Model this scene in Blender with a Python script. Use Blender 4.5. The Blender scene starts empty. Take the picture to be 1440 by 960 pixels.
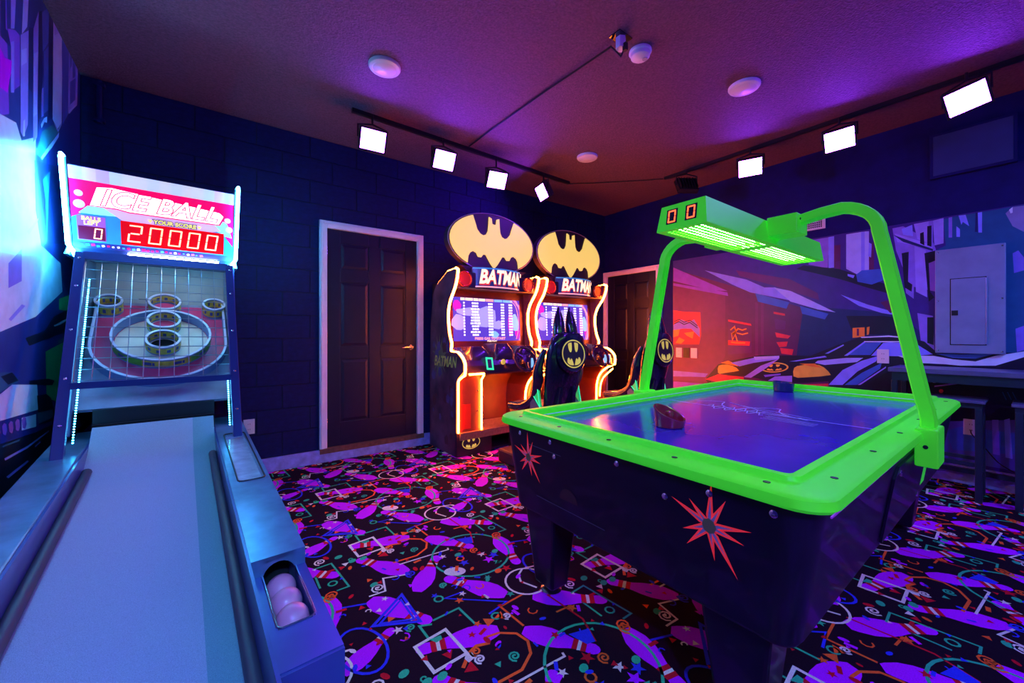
import bpy, bmesh, math, random
from mathutils import Vector, Matrix, Quaternion
R = math.radians
rnd = random.Random(7)
scene = bpy.context.scene
COL = scene.collection

# ------------------------------------------------------------------ camera, world, exposure
CAM_H = 1.18
YAW = 36.87
cam_d = bpy.data.cameras.new('camera'); cam = bpy.data.objects.new('camera', cam_d); COL.objects.link(cam)
cam_d.sensor_width = 36; cam_d.lens = 14.0; cam_d.shift_y = -10 / 1440
cam_d.clip_start = 0.02; cam_d.clip_end = 60
cam.location = (0, 0, CAM_H); cam.rotation_euler = (R(90), 0, R(-YAW))
scene.camera = cam
w = bpy.data.worlds.new('world'); scene.world = w; w.use_nodes = True
w.node_tree.nodes['Background'].inputs[0].default_value = (0.01, 0.01, 0.03, 1)
w.node_tree.nodes['Background'].inputs[1].default_value = 0.3
scene.view_settings.view_transform = 'Standard'
scene.view_settings.look = 'None'
scene.view_settings.gamma = 1
scene.view_settings.use_curve_mapping = False
scene.view_settings.exposure = 0.0

# strengths of the place's own lamps
FLOOD = 150.0          # violet flood lamps
FLOOD_C = (0.20, 0.03, 1.0)
CYAN = 200.0; CYAN_C = (0.05, 0.55, 1.0)
AMBER = 105.0; AMBER_C = (1.0, 0.15, 0.012)

# room
XL, XR, YB, YF, ZC = -0.737, 4.77, 4.0, -1.9, 2.98

# ------------------------------------------------------------------ helpers
def ray(px, py, ang=YAW):
    u = (px - 720) / 560; v = (470 - py) / 560
    s, c = math.sin(R(ang)), math.cos(R(ang))
    return Vector((s + c * u, c - s * u, v))
def on_x(px, py, X):
    d = ray(px, py); t = X / d.x; return Vector((X, d.y * t, CAM_H + d.z * t))
def on_floor(px, py):
    d = ray(px, py); t = -CAM_H / d.z; return (d.x * t, d.y * t)

MATS = {}
def mat(name, color=(.5, .5, .5), rough=.5, metal=0., noise=0., nscale=8., bump=0., bscale=60., emis=None, estr=0., coat=0., spec=.5, alpha=1., trans=0.):
    if name in MATS: return MATS[name]
    m = bpy.data.materials.new(name); m.use_nodes = True
    nt = m.node_tree; p = nt.nodes['Principled BSDF']
    p.inputs['Base Color'].default_value = (*color, 1)
    p.inputs['Roughness'].default_value = rough
    p.inputs['Metallic'].default_value = metal
    p.inputs['Specular IOR Level'].default_value = spec
    p.inputs['Coat Weight'].default_value = coat
    p.inputs['Alpha'].default_value = alpha
    p.inputs['Transmission Weight'].default_value = trans
    tc = nt.nodes.new('ShaderNodeTexCoord')
    n = nt.nodes.new('ShaderNodeTexNoise'); n.inputs['Scale'].default_value = nscale; n.inputs['Detail'].default_value = 5
    nt.links.new(tc.outputs['Object'], n.inputs['Vector'])
    if noise > 0:
        mr = nt.nodes.new('ShaderNodeMapRange')
        mr.inputs[1].default_value = .3; mr.inputs[2].default_value = .7
        mr.inputs[3].default_value = 1 - noise; mr.inputs[4].default_value = 1 + noise
        nt.links.new(n.outputs['Fac'], mr.inputs[0])
        mx = nt.nodes.new('ShaderNodeVectorMath'); mx.operation = 'SCALE'
        mx.inputs[0].default_value = color
        nt.links.new(mr.outputs[0], mx.inputs['Scale'])
        nt.links.new(mx.outputs[0], p.inputs['Base Color'])
    else:
        mr = nt.nodes.new('ShaderNodeMapRange')
        mr.inputs[3].default_value = max(0, rough - .06); mr.inputs[4].default_value = min(1, rough + .06)
        nt.links.new(n.outputs['Fac'], mr.inputs[0]); nt.links.new(mr.outputs[0], p.inputs['Roughness'])
    if bump > 0:
        b = nt.nodes.new('ShaderNodeTexNoise'); b.inputs['Scale'].default_value = bscale; b.inputs['Detail'].default_value = 4
        nt.links.new(tc.outputs['Object'], b.inputs['Vector'])
        bp = nt.nodes.new('ShaderNodeBump'); bp.inputs['Strength'].default_value = bump; bp.inputs['Distance'].default_value = .01
        nt.links.new(b.outputs['Fac'], bp.inputs['Height']); nt.links.new(bp.outputs[0], p.inputs['Normal'])
    if emis:
        p.inputs['Emission Color'].default_value = (*emis, 1); p.inputs['Emission Strength'].default_value = estr
    MATS[name] = m
    return m

class MB:
    def __init__(s): s.v = []; s.f = []; s.m = []
    def add(s, vs, fs, mi=0):
        o = len(s.v); s.v += [Vector(q) for q in vs]
        for f in fs: s.f.append([o + i for i in f]); s.m.append(mi)
        return s
    def poly(s, pts, mi=0): return s.add(pts, [list(range(len(pts)))], mi)
    def box(s, x0, x1, y0, y1, z0, z1, mi=0):
        return s.add([(x0,y0,z0),(x1,y0,z0),(x1,y1,z0),(x0,y1,z0),(x0,y0,z1),(x1,y0,z1),(x1,y1,z1),(x0,y1,z1)],
                     [(0,3,2,1),(4,5,6,7),(0,1,5,4),(1,2,6,5),(2,3,7,6),(3,0,4,7)], mi)
    def hexa(s, p, mi=0):  # 8 points, bottom loop then top loop
        return s.add(p, [(0,3,2,1),(4,5,6,7),(0,1,5,4),(1,2,6,5),(2,3,7,6),(3,0,4,7)], mi)
    def prism(s, poly, a, b, ax='x', mi=0):
        def P(k, q): return {'x': (k, q[0], q[1]), 'y': (q[0], k, q[1]), 'z': (q[0], q[1], k)}[ax]
        n = len(poly)
        return s.add([P(a, q) for q in poly] + [P(b, q) for q in poly],
                     [list(range(n))[::-1], list(range(n, 2*n))] + [(i, (i+1) % n, n + (i+1) % n, n + i) for i in range(n)], mi)
    def loft(s, rings, mi=0, cap=True, closed=False):
        n = len(rings[0]); vs = [p for r in rings for p in r]; fs = []
        m = len(rings)
        for k in range(m if closed else m - 1):
            k2 = (k + 1) % m
            for i in range(n):
                j = (i + 1) % n
                fs.append((k*n+i, k*n+j, k2*n+j, k2*n+i))
        if cap and not closed: fs += [list(range(n))[::-1], list(range((m-1)*n, m*n))]
        return s.add(vs, fs, mi)
    def tube(s, pts, r, n=8, closed=False, mi=0, sec=None):
        pts = [Vector(p) for p in pts]; rings = []; up = None
        N = len(pts)
        for i, p in enumerate(pts):
            a = pts[(i-1) % N] if (closed or i > 0) else p
            b = pts[(i+1) % N] if (closed or i < N-1) else p
            t = (b - a).normalized()
            if up is None:
                up = Vector((0, 0, 1)) if abs(t.z) < .9 else Vector((1, 0, 0))
            x = t.cross(up)
            if x.length < 1e-5: x = t.orthogonal()
            x.normalize(); up = x.cross(t).normalized()
            rr = r[i] if isinstance(r, (list, tuple)) else r
            if sec: rings.append([p + x*a_*rr + up*b_*rr for a_, b_ in sec])
            else: rings.append([p + (x*math.cos(2*math.pi*k/n) + up*math.sin(2*math.pi*k/n))*rr for k in range(n)])
        return s.loft(rings, mi, True, closed)
    def cyl(s, p0, p1, r0, r1=None, n=16, mi=0):
        return s.tube([p0, p1], [r0, r0 if r1 is None else r1], n, mi=mi)
    def lathe(s, prof, c=(0,0,0), axis=(0,0,1), n=24, mi=0):
        q = Vector((0,0,1)).rotation_difference(Vector(axis)); c = Vector(c)
        rings = [[c + q @ Vector((r*math.cos(2*math.pi*k/n), r*math.sin(2*math.pi*k/n), z)) for k in range(n)] for r, z in prof]
        return s.loft(rings, mi, True)
    def strip(s, pts, wd, P, closed=False, mi=0):   # flat stroke; P maps 2D to 3D
        L, Rr = offset_line(pts, wd, closed); n = len(pts)
        for i in range(n if closed else n - 1):
            j = (i + 1) % n
            s.poly([P(L[i]), P(L[j]), P(Rr[j]), P(Rr[i])], mi)
        return s
    def xform(s, M):
        s.v = [M @ p for p in s.v]; return s
    def mesh(s, name, mats, smooth=False, off=None):
        me = bpy.data.meshes.new(name)
        o = Vector(off) if off else Vector((0,0,0))
        me.from_pydata([tuple(p - o) for p in s.v], [], s.f)
        for m in mats: me.materials.append(m)
        for p, k in zip(me.polygons, s.m): p.material_index = k
        bm = bmesh.new(); bm.from_mesh(me); bmesh.ops.recalc_face_normals(bm, faces=bm.faces); bm.to_mesh(me); bm.free()
        if smooth:
            me.shade_smooth(); me.set_sharp_from_angle(angle=R(40))
        me.update(); return me
    def build(s, name, mats, parent=None, smooth=False, bevel=0, off=None, label=None, wn=False):
        if not isinstance(mats, (list, tuple)): mats = [mats]
        if off is None and parent is not None and 'OFF' in META.get(parent.name, {}): off = META[parent.name]['OFF']
        ob = bpy.data.objects.new(name, s.mesh(name, mats, smooth, off)); COL.objects.link(ob)
        if parent is not None:
            ob.parent = parent; META[ob.name] = META.get(parent.name, {})
        if bevel:
            b = ob.modifiers.new('bevel', 'BEVEL'); b.width = bevel; b.segments = 2; b.limit_method = 'ANGLE'; b.angle_limit = R(50)
        if wn: ob.modifiers.new('normals', 'WEIGHTED_NORMAL').keep_sharp = True
        if label: ob['label'] = label
        return ob
META = {}

def offset_line(pts, wd, closed=False):
    n = len(pts); L = []; Rr = []
    for i in range(n):
        a = pts[(i-1) % n] if (closed or i > 0) else pts[i]
        b = pts[(i+1) % n] if (closed or i < n-1) else pts[i]
        p = pts[i]
        d1 = (p[0]-a[0], p[1]-a[1]); d2 = (b[0]-p[0], b[1]-p[1])
        l1 = math.hypot(*d1); l2 = math.hypot(*d2)
        if l1 < 1e-9: d1 = d2; l1 = l2
        if l2 < 1e-9: d2 = d1; l2 = l1
        d1 = (d1[0]/l1, d1[1]/l1); d2 = (d2[0]/l2, d2[1]/l2)
        nx, ny = -(d1[1]+d2[1]), d1[0]+d2[0]; q = math.hypot(nx, ny)
        if q < .3: nx, ny = -d2[1], d2[0]; q = 1
        nx /= q; ny /= q
        k = nx*(-d1[1]) + ny*d1[0]; k = wd/2/max(k, .5)
        L.append((p[0]+nx*k, p[1]+ny*k)); Rr.append((p[0]-nx*k, p[1]-ny*k))
    return L, Rr

def thing(name, label, cat, loc=(0,0,0), rotz=0, group=None, off=None):
    o = bpy.data.objects.new(name, None); COL.objects.link(o); o.empty_display_size = .1
    o.location = loc; o.rotation_euler = (0, 0, rotz); o['label'] = label; o['category'] = cat
    if group: o['group'] = group
    if off is not None: META[o.name] = {'OFF': off}
    return o
def tag(o, label, cat, group=None, kind=None):
    o['label'] = label; o['category'] = cat
    if group: o['group'] = group
    if kind: o['kind'] = kind
    return o
def struct(o): o['kind'] = 'structure'; return o
def part_group(name, parent):
    return parent
def copy_tree(o, parent=None):
    c = o.copy(); COL.objects.link(c); c.parent = parent
    for ch in list(o.children): copy_tree(ch, c)
    return c

def text_mb(body, size=.1, shear=0., extrude=0., bold=0., M=None, sx=1., spacing=1.):
    cu = bpy.data.curves.new('t', 'FONT'); cu.body = body; cu.size = size; cu.shear = shear
    cu.extrude = extrude; cu.offset = bold; cu.align_x = 'CENTER'; cu.align_y = 'CENTER'; cu.resolution_u = 3; cu.space_character = spacing
    ob = bpy.data.objects.new('t', cu); COL.objects.link(ob)
    dg = bpy.context.evaluated_depsgraph_get(); dg.update()
    me = bpy.data.meshes.new_from_object(ob.evaluated_get(dg))
    mb = MB(); mb.add([Vector((v.co.x*sx, v.co.y, v.co.z)) for v in me.vertices], [list(p.vertices) for p in me.polygons])
    bpy.data.objects.remove(ob); bpy.data.curves.remove(cu); bpy.data.meshes.remove(me)
    if M: mb.xform(M)
    return mb
def frame(o, x, y):   # matrix with given local axes
    x = Vector(x).normalized(); y = Vector(y).normalized(); z = x.cross(y)
    return Matrix(((x.x, y.x, z.x, o[0]), (x.y, y.y, z.y, o[1]), (x.z, y.z, z.z, o[2]), (0,0,0,1)))
def seg7(mb, ch, P, x, y, wd, ht, th, sh=.12, mi=0):
    S = {'0':'abcdef','1':'bc','2':'abged','3':'abgcd','4':'fgbc','5':'afgcd','6':'afgedc','7':'abc','8':'abcdefg','9':'abcdfg'}[ch]
    g = th*.25; h2 = ht/2
    def q(x0, y0, x1, y1):
        mb.poly([P((x + a + b*sh, y + b)) for a, b in ((x0,y0),(x1,y0),(x1,y1),(x0,y1))], mi)
    for s in S:
        if s == 'a': q(g, ht-th, wd-g, ht)
        if s == 'd': q(g, 0, wd-g, th)
        if s == 'g': q(g+th, h2-th/2, wd-g-th, h2+th/2)
        if s == 'f': q(0, h2+g, th, ht-g)
        if s == 'e': q(0, g, th, h2-g)
        if s == 'b': q(wd-th, h2+g, wd, ht-g)
        if s == 'c': q(wd-th, g, wd, h2-g)
def arc(cx, cy, r, a0, a1, n=10, ry=None):
    ry = r if ry is None else ry
    return [(cx + r*math.cos(R(a0+(a1-a0)*i/n)), cy + ry*math.sin(R(a0+(a1-a0)*i/n))) for i in range(n+1)]
def rrect(x0, x1, y0, y1, r, n=5):
    return (arc(x1-r, y1-r, r, 0, 90, n) + arc(x0+r, y1-r, r, 90, 180, n) + arc(x0+r, y0+r, r, 180, 270, n) + arc(x1-r, y0+r, r, 270, 360, n))
def smooth_path(pts, n=6):   # Catmull-Rom
    P = [Vector(p) for p in pts]; out = []
    for i in range(len(P)-1):
        a = P[max(i-1,0)]; b = P[i]; c = P[i+1]; d = P[min(i+2,len(P)-1)]
        for k in range(n):
            t = k/n
            out.append(.5*((2*b)+(c-a)*t+(2*a-5*b+4*c-d)*t*t+(3*b-a-3*c+d)*t**3))
    out.append(P[-1]); return out

# bat emblem in a unit oval (half width 1, half height .6)
OV = .6
def bat_half():
    up = [(0,.40),(.045,.41),(.06,.52),(.125,.545)]
    u = [(.135,.36),(.15,.24),(.19,.165),(.26,.135),(.33,.16),(.40,.24),(.44,.36)]
    ov = [(math.cos(R(a)), OV*math.sin(R(a))) for a in range(60, -53, -8)]
    low = [(.61,-.40),(.60,-.33),(.56,-.26),(.49,-.22),(.42,-.25),(.38,-.325),(.31,-.33),(.26,-.265),(.20,-.265),(.14,-.36),(.08,-.45),(0,-.54)]
    return up + u + ov + low
def bat_outline():
    h = bat_half(); return h + [(-x, y) for x, y in h[-2:0:-1]]
def bat_lobes(k=.9):   # the four pieces of the oval that the bat leaves free
    t = [(.125,.50),(.135,.30),(.155,.17),(.2,.10),(.26,.075),(.33,.10),(.40,.19),(.44,.33),(.45,.44),(.36,.475),(.24,.495)]
    b = [(.60,-.36),(.59,-.26),(.54,-.18),(.47,-.155),(.41,-.19),(.375,-.26),(.31,-.265),(.26,-.20),(.20,-.21),(.13,-.32),(.07,-.44),(.05,-.50),(.2,-.50),(.36,-.48),(.5,-.43)]
    out = []
    for q in (t, b):
        out.append([(x*k, y*k) for x, y in q]); out.append([(-x*k, y*k) for x, y in q])
    return out
def oval(k=1., n=40, ry=OV): return [(k*math.cos(2*math.pi*i/n), k*ry*math.sin(2*math.pi*i/n)) for i in range(n)]

# ------------------------------------------------------------------ materials
m_navy = mat('navy wall paint', (.006, .005, .11), .7, noise=.2, bump=.25, bscale=120, spec=.2)
m_block = mat('navy block paint', (.004, .007, .075), .65, noise=.25, bump=.35, bscale=90, spec=.25)
m_mortar = mat('navy mortar', (.003, .005, .035), .8, bump=.3)
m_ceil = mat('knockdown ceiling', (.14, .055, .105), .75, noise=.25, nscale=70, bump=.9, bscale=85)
m_carpet = mat('dark carpet pile', (.012, .006, .012), .95, noise=.4, nscale=300, bump=.5, bscale=400, spec=.1)
m_white = mat('white trim paint', (.82, .78, .84), .45, noise=.06)
m_kerb = mat('pale kerb paint', (.32, .34, .75), .6, noise=.2, nscale=20, bump=.2)
m_door = mat('black door paint', (.007, .005, .028), .42, noise=.15)
m_black = mat('black satin', (.012, .011, .014), .4)
m_blackg = mat('black gloss', (.01, .009, .013), .16, coat=.4)
m_chrome = mat('chrome', (.8, .8, .82), .18, 1.)
m_plast = mat('white plastic', (.75, .74, .75), .35)
m_darkhole = mat('dark opening', (.004, .004, .005), .9)
m_wood = mat('brown sill wood', (.18, .08, .05), .5, noise=.3, nscale=30)
m_green = mat('fluorescent green paint', (.13, .90, .015), .45, emis=(.03, 1.0, .05), estr=.26, coat=0, spec=.2, noise=.05)  # steady emission added so the paint glows, though it is no lamp
m_redled = mat('red led', (.1, .0, .0), .4, emis=(1, .10, .03), estr=3)
m_flood = mat('violet flood lens', (.9, .9, .9), .3, emis=FLOOD_C, estr=FLOOD)
m_fill_b = mat('blue flood lens', (.9, .9, .9), .3, emis=(.15, .36, 1.0), estr=150)  # lenses of the unseen fill lamps added behind the camera
m_fill_l = mat('bright blue flood lens', (.9, .9, .9), .3, emis=(.10, .42, 1.0), estr=1100)
m_fill_r = mat('azure flood lens', (.9, .9, .9), .3, emis=(.15, .26, 1.0), estr=750)
m_fill_v = mat('strong violet flood lens', (.9, .9, .9), .3, emis=FLOOD_C, estr=1500)  # lens of the added unseen lamp that brightens the mural
m_cyan = mat('cyan neon', (.9, .9, .9), .3, emis=CYAN_C, estr=CYAN)
m_amber = mat('amber neon', (.9, .8, .6), .3, emis=AMBER_C, estr=AMBER)

# ------------------------------------------------------------------ structure
fl = struct(MB().box(XL-.1, XR+.1, YF-.1, YB+.12, -.1, 0).build('floor', m_carpet))
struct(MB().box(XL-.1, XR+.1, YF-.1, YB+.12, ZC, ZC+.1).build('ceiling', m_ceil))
wl = struct(MB().box(XL-.1, XL, YF-.1, YB+.12, 0, ZC).build('wall_left', m_navy))
wr = struct(MB().box(XR, XR+.1, YF-.1, YB+.12, 0, ZC).build('wall_right', m_navy))
struct(MB().box(XL-.1, XR+.1, YF-.1, YF, 0, ZC).build('wall_front', m_navy))
# back wall with door opening; door 1 casing spans X .775..1.801
D0, D1, SILL, DH = .845, 1.735, .115, 2.16
mb = MB()
mb.box(XL, D0-.03, YB+.006, YB+.06, 0, ZC); mb.box(D1+.03, XR, YB+.006, YB+.06, 0, ZC)
mb.box(D0-.03, D1+.03, YB+.006, YB+.06, DH+.03, ZC); mb.box(D0-.03, D1+.03, YB+.006, YB+.06, 0, SILL)
mb.box(XL, XR, YB+.06, YB+.12, 0, ZC)
wb = struct(mb.build('wall_back', m_mortar))
blk = MB().box(-.5, .5, 0, .05, -.5, .5).mesh('block', [m_block])
zc = .12; row = 0
def block(x0, x1, z0, z1):
    b = bpy.data.objects.new('block', blk); COL.objects.link(b); b.parent = wb
    b.location = ((x0+x1)/2, YB, (z0+z1)/2); b.scale = (x1-x0-.009, 1, z1-z0-.009)
while zc < ZC - .02:
    z1 = min(zc + .205, ZC); x = XL - (.2 if row % 2 else 0.01)
    spans = [(XL, D0-.03), (D1+.03, XR)] if zc < DH else [(XL, XR)]
    while x < XR:
        for s0, s1 in spans:
            a, b = max(x, s0), min(x + .41, s1)
            if b - a > .03: block(a, b, zc, z1)
        x += .41
    zc = z1; row += 1
# low kerbs along the floor
mb = MB().box(XL, XR, YB-.03, YB+.01, 0, SILL); struct(mb.build('baseboard_back', m_kerb, bevel=.004))
mb = MB().box(XR-.03, XR, YF, 3.0, 0, .14); struct(mb.build('baseboard_right', m_kerb, bevel=.004))

def six_panel_door(name, W, H, loc, rotz, sill, hinge_left=True):
    d = bpy.data.objects.new(name, None); COL.objects.link(d); d.location = loc; d.rotation_euler = (0, 0, rotz); struct(d)
    # local: x across, -y towards the room, leaf face at y = 0
    st, ml, rt, rb, rl = .12, .11, .12, .22, .2
    MB().box(-W/2, W/2, .0, .035, 0, H).build('leaf', m_door, d)
    mb = MB(); pr = -.009
    mb.box(-W/2, -W/2+st, pr, 0, 0, H); mb.box(W/2-st, W/2, pr, 0, 0, H); mb.box(-ml/2, ml/2, pr, 0, rb, H-rt)
    z1 = rb; zs = []
    hts = [.60, .62, .25]; gap = (H - rb - rt - sum(hts)) / 2
    mb.box(-W/2+st, W/2-st, pr, 0, 0, rb)
    for i, hh in enumerate(hts):
        zs.append((z1, z1+hh)); z2 = z1 + hh
        g = gap if i < 2 else rt
        mb.box(-W/2+st, -ml/2, pr, 0, z2, z2+g); mb.box(ml/2, W/2-st, pr, 0, z2, z2+g)
        z1 = z2 + gap
    mb.build('stile_and_rail_frame', m_door, d, bevel=.003)
    for a, b in zs:
        for x0, x1 in ((-W/2+st, -ml/2), (ml/2, W/2-st)):
            i = .035
            pm = MB(); pm.hexa([(x0+.012,-.001,a+.012),(x1-.012,-.001,a+.012),(x1-.012,-.001,b-.012),(x0+.012,-.001,b-.012),
                                (x0+i,-.008,a+i),(x1-i,-.008,a+i),(x1-i,-.008,b-i),(x0+i,-.008,b-i)])
            pm.build('panel', m_door, d)
    cw = .066
    for q, (x0, x1, z0, z1) in enumerate(((-W/2-cw, -W/2, -.005, H+cw), (W/2, W/2+cw, -.005, H+cw), (-W/2, W/2, H, H+cw))):
        c = MB().box(x0, x1, -.04, .02, z0, z1)
        if q < 2: c.box(x0+.012, x1-.03, -.047, -.04, z0, z1-.012)
        else: c.box(x0-.03, x1+.03, -.047, -.04, z0+.03, z1-.012)
        c.build('casing', m_white, d, bevel=.004)
    s = -1 if hinge_left else 1
    for z in (.22, H/2, H-.2):
        MB().cyl((s*W/2, -.014, z-.045), (s*W/2, -.014, z+.045), .009, n=8).build('hinge', m_chrome, d, True)
    hx = -s*(W/2-.065)
    h = MB().lathe([(.0,0),(.03,0),(.03,.008),(.012,.014),(.012,.035),(.0,.035)], (hx, -.009, .92), (0,-1,0), 16)
    h.tube([(hx, -.048, .92), (hx+s*.03, -.052, .92), (hx+s*.11, -.05, .918)], [.011, .010, .007], 8)
    h.build('lever_handle', m_chrome, d, True)
    if sill: MB().box(-W/2-.066, W/2+.066, -.055, .03, -.045, 0).build('sill', m_wood, d)
    return d
six_panel_door('door_1', D1-D0, 2.045, ((D0+D1)/2, YB+.02, SILL+.01), 0, True)
six_panel_door('door_2', .83, 2.03, (XR-.012, 3.515, .01), R(-90), False, False)

# ------------------------------------------------------------------ carpet print (flat pattern woven into the floor)
PAL = {'pu': (.58, .012, .75), 'gr': (.03, .62, .20), 'wh': (.80, .88, .55), 'or': (.95, .16, .02), 'rd': (.62, .01, .02), 'bl': (.03, .05, .62)}
PK = list(PAL)
pmats = [mat('carpet ink ' + k, PAL[k], .9, noise=.15, nscale=250, spec=.1) for k in PK]
TILE = .905
def zA(x, y): return on_floor(500 + x*.18745, 660 + y*.1875)
def zB(x, y): return on_floor(420 + x*.20833, 760 + y*.20833)
motif = []     # (layer, colour, kind, data)
def add_poly(c, pts, z=1): motif.append((z, c, pts))
def add_stroke(c, pts, wd, closed=False, z=2):
    L, Q = offset_line(pts, wd, closed); n = len(pts)
    for i in range(n if closed else n-1):
        j = (i+1) % n; motif.append((z, c, [L[i], L[j], Q[j], Q[i]]))
def pin(b, h):
    b = Vector(b); h = Vector(h); d = h - b; Ln = d.length; d /= Ln; nrm = Vector((-d.y, d.x))
    prof = [(0,.07),(.06,.105),(.2,.158),(.35,.165),(.5,.135),(.62,.095),(.70,.075),(.78,.07),(.86,.085),(.93,.085),(.98,.055),(1,.02)]
    def P(t, k): return tuple(b + d*(t*Ln) + nrm*(k*Ln))
    add_poly('pu', [P(t, wd) for t, wd in prof] + [P(t, -wd) for t, wd in prof[::-1]], 1)
    for c, t0, t1, z in (('rd', .655, .72, 2), ('wh', .72, .765, 2), ('rd', .765, .83, 2)):
        add_poly(c, [P(t0, .09), P(t1, .08), P(t1, -.08), P(t0, -.09)], z)
for a, b in ((zB(480,400), zB(895,550)), (zB(1350,600), zB(790,745)), (zB(300,905), zB(640,590)), (zB(735,215), zB(395,125)),
             (zB(800,345), zB(935,100)), (zB(1400,365), zB(985,250)), (zA(640,385), zA(1030,400)), (zA(1060,505), zA(1220,710)), (zA(530,510), zA(885,582))):
    pin(a, b)
c = zA(865, 628); add_stroke('gr', [(c[0]+.205*math.cos(a*.2094), c[1]+.205*math.sin(a*.2094)) for a in range(30)], .011, True)
c = zA(635, 326); add_stroke('wh', [(c[0]+.1*math.cos(a*.2618), c[1]+.1*math.sin(a*.2618)) for a in range(24)], .010, True, 3)
c = zB(430, 735); add_stroke('bl', [(c[0]+.075*math.cos(a*.2618)-.03*math.sin(a*.2618), c[1]+.03*math.cos(a*.2618)+.125*math.sin(a*.2618)) for a in range(24)], .011, True, 3)
add_stroke('or', [zA(*p) for p in ((330,535),(400,520),(490,522),(535,548),(530,590),(460,645),(280,700))], .011)
add_stroke('wh', [zB(*p) for p in ((990,600),(1135,760),(915,890),(785,720))], .013, True, 3)
add_stroke('gr', [zB(*p) for p in ((905,540),(1080,455),(1190,560))], .010)
add_stroke('gr', [zB(*p) for p in ((900,565),(815,578),(880,665),(1000,600))], .010)
add_stroke('bl', [zB(*p) for p in ((695,365),(820,545),(500,578))], .014, True, 3)
add_stroke('bl', [zB(*p) for p in ((690,400),(780,530),(550,560))], .010, True, 3)
add_stroke('bl', [zB(*p) for p in ((1110,345),(985,390),(1405,412),(1285,495))], .010)
add_stroke('bl', [zB(*p) for p in ((290,455),(460,425))], .010)
add_stroke('wh', [zB(*p) for p in ((720,230),(570,255),(585,340),(475,378))], .009)
add_stroke('wh', [zA(*p) for p in ((690,588),(695,600),(590,632),(330,712))], .009)
add_stroke('or', [zA(*p) for p in ((600,375),(450,425),(540,495))], .010)
add_stroke('rd', [zA(*p) for p in ((690,360),(860,470),(880,550))], .009)
add_stroke('or', [zA(*p) for p in ((735,445),(830,420))], .009)
add_stroke('gr', [zA(*p) for p in ((890,405),(965,460))], .009)
add_stroke('gr', [zA(*p) for p in ((850,375),(935,345),(1125,450),(1070,470))], .009)
add_stroke('wh', [zA(*p) for p in ((1350,720),(1250,745),(1222,790),(1240,840),(1360,885))], .010)
add_stroke('or', [zB(*p) for p in ((1110,860),(1150,760),(1200,710),(1290,690))], .014)
c = zA(745, 765); add_poly('wh', [(c[0]+.045*math.cos(a*.3142)+.02*math.sin(a*.3142), c[1]-.03*math.cos(a*.3142)+.03*math.sin(a*.3142)) for a in range(20)], 3)
add_poly('bl', [zA(*p) for p in ((755,525),(870,505),(880,550),(830,560))], 3)
add_poly('wh', [zB(*p) for p in ((1120,800),(1130,760),(1170,755),(1190,790),(1150,825))], 4)
add_poly('gr', [zB(*p) for p in ((880,670),(960,640),(970,665),(930,690))], 4)
def spiral(c, col, r=.026, turns=1.7):
    n = 16; add_stroke(col, [(c[0]+r*(i+2)/(n+2)*math.cos(turns*6.283*i/n), c[1]+r*(i+2)/(n+2)*math.sin(turns*6.283*i/n)) for i in range(n+1)], .0075, False, 4)
for q, col, r in ((zA(865,340),'wh',.03),(zA(170,890),'wh',.032),(zA(1060,490),'or',.032),(zA(890,605),'or',.026),(zA(255,585),'or',.024),(zA(445,600),'gr',.024),
                  (zA(415,783),'bl',.028),(zB(755,588),'gr',.022),(zB(1225,800),'wh',.022),(zB(215,390),'or',.03),(zA(470,460),'wh',.02),(zA(660,868),'gr',.02)):
    spiral(q, col, r)
def star(c, col, r=.022, n=5, a0=.3):
    add_poly(col, [(c[0]+(r if i % 2 == 0 else r*.42)*math.cos(a0+math.pi*i/n), c[1]+(r if i % 2 == 0 else r*.42)*math.sin(a0+math.pi*i/n)) for i in range(2*n)], 4)
for q, col, r in ((zA(945,635),'wh',.026),(zA(655,655),'wh',.022),(zB(670,605),'wh',.024),(zA(1130,740),'rd',.03),(zA(805,605),'rd',.03),(zB(1085,405),'or',.022),
                  (zA(1000,675),'pu',.034),(zA(825,430),'or',.026),(zA(815,700),'bl',.03),(zA(1035,640),'bl',.03)):
    star(q, col, r)
def blob(c, col, rx, ry, a, n=10, z=4):
    add_poly(col, [(c[0]+rx*math.cos(k*6.283/n)*math.cos(a)-ry*math.sin(k*6.283/n)*math.sin(a), c[1]+rx*math.cos(k*6.283/n)*math.sin(a)+ry*math.sin(k*6.283/n)*math.cos(a)) for k in range(n)], z)
for q, col in ((zA(768,640),'gr'),(zB(970,915),'gr'),(zA(1070,760),'or'),(zA(1045,612),'gr'),(zB(510,298),'gr'),(zB(710,900),'gr'),(zB(362,138),'gr')): blob(q, col, .021, .016, .4)
for q, col in ((zB(945,395),'gr'),(zA(785,670),'or'),(zA(412,460),'gr'),(zA(1020,438),'gr')):
    add_stroke(col, [(q[0]+.019*math.cos(k*.6283), q[1]+.019*math.sin(k*.6283)) for k in range(10)], .008, True, 4)
for q, col, r in ((zA(365,480),'or',.03),(zB(1360,510),'or',.028),(zB(620,530),'or',.02),(zB(1010,770),'rd',.024),(zB(1165,860),'rd',.03),(zB(290,185),'rd',.02),(zB(315,160),'wh',.02),(zB(735,430),'wh',.014)):
    a = rnd.random()*6; add_poly(col, [(q[0]+r*math.cos(a+k*2.09), q[1]+r*math.sin(a+k*2.09)) for k in range(3)], 4)
add_stroke('gr', [zA(*p) for p in ((1035,690),(1060,685),(1050,705),(1085,690),(1070,700),(1095,685))], .007, False, 4)
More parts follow.
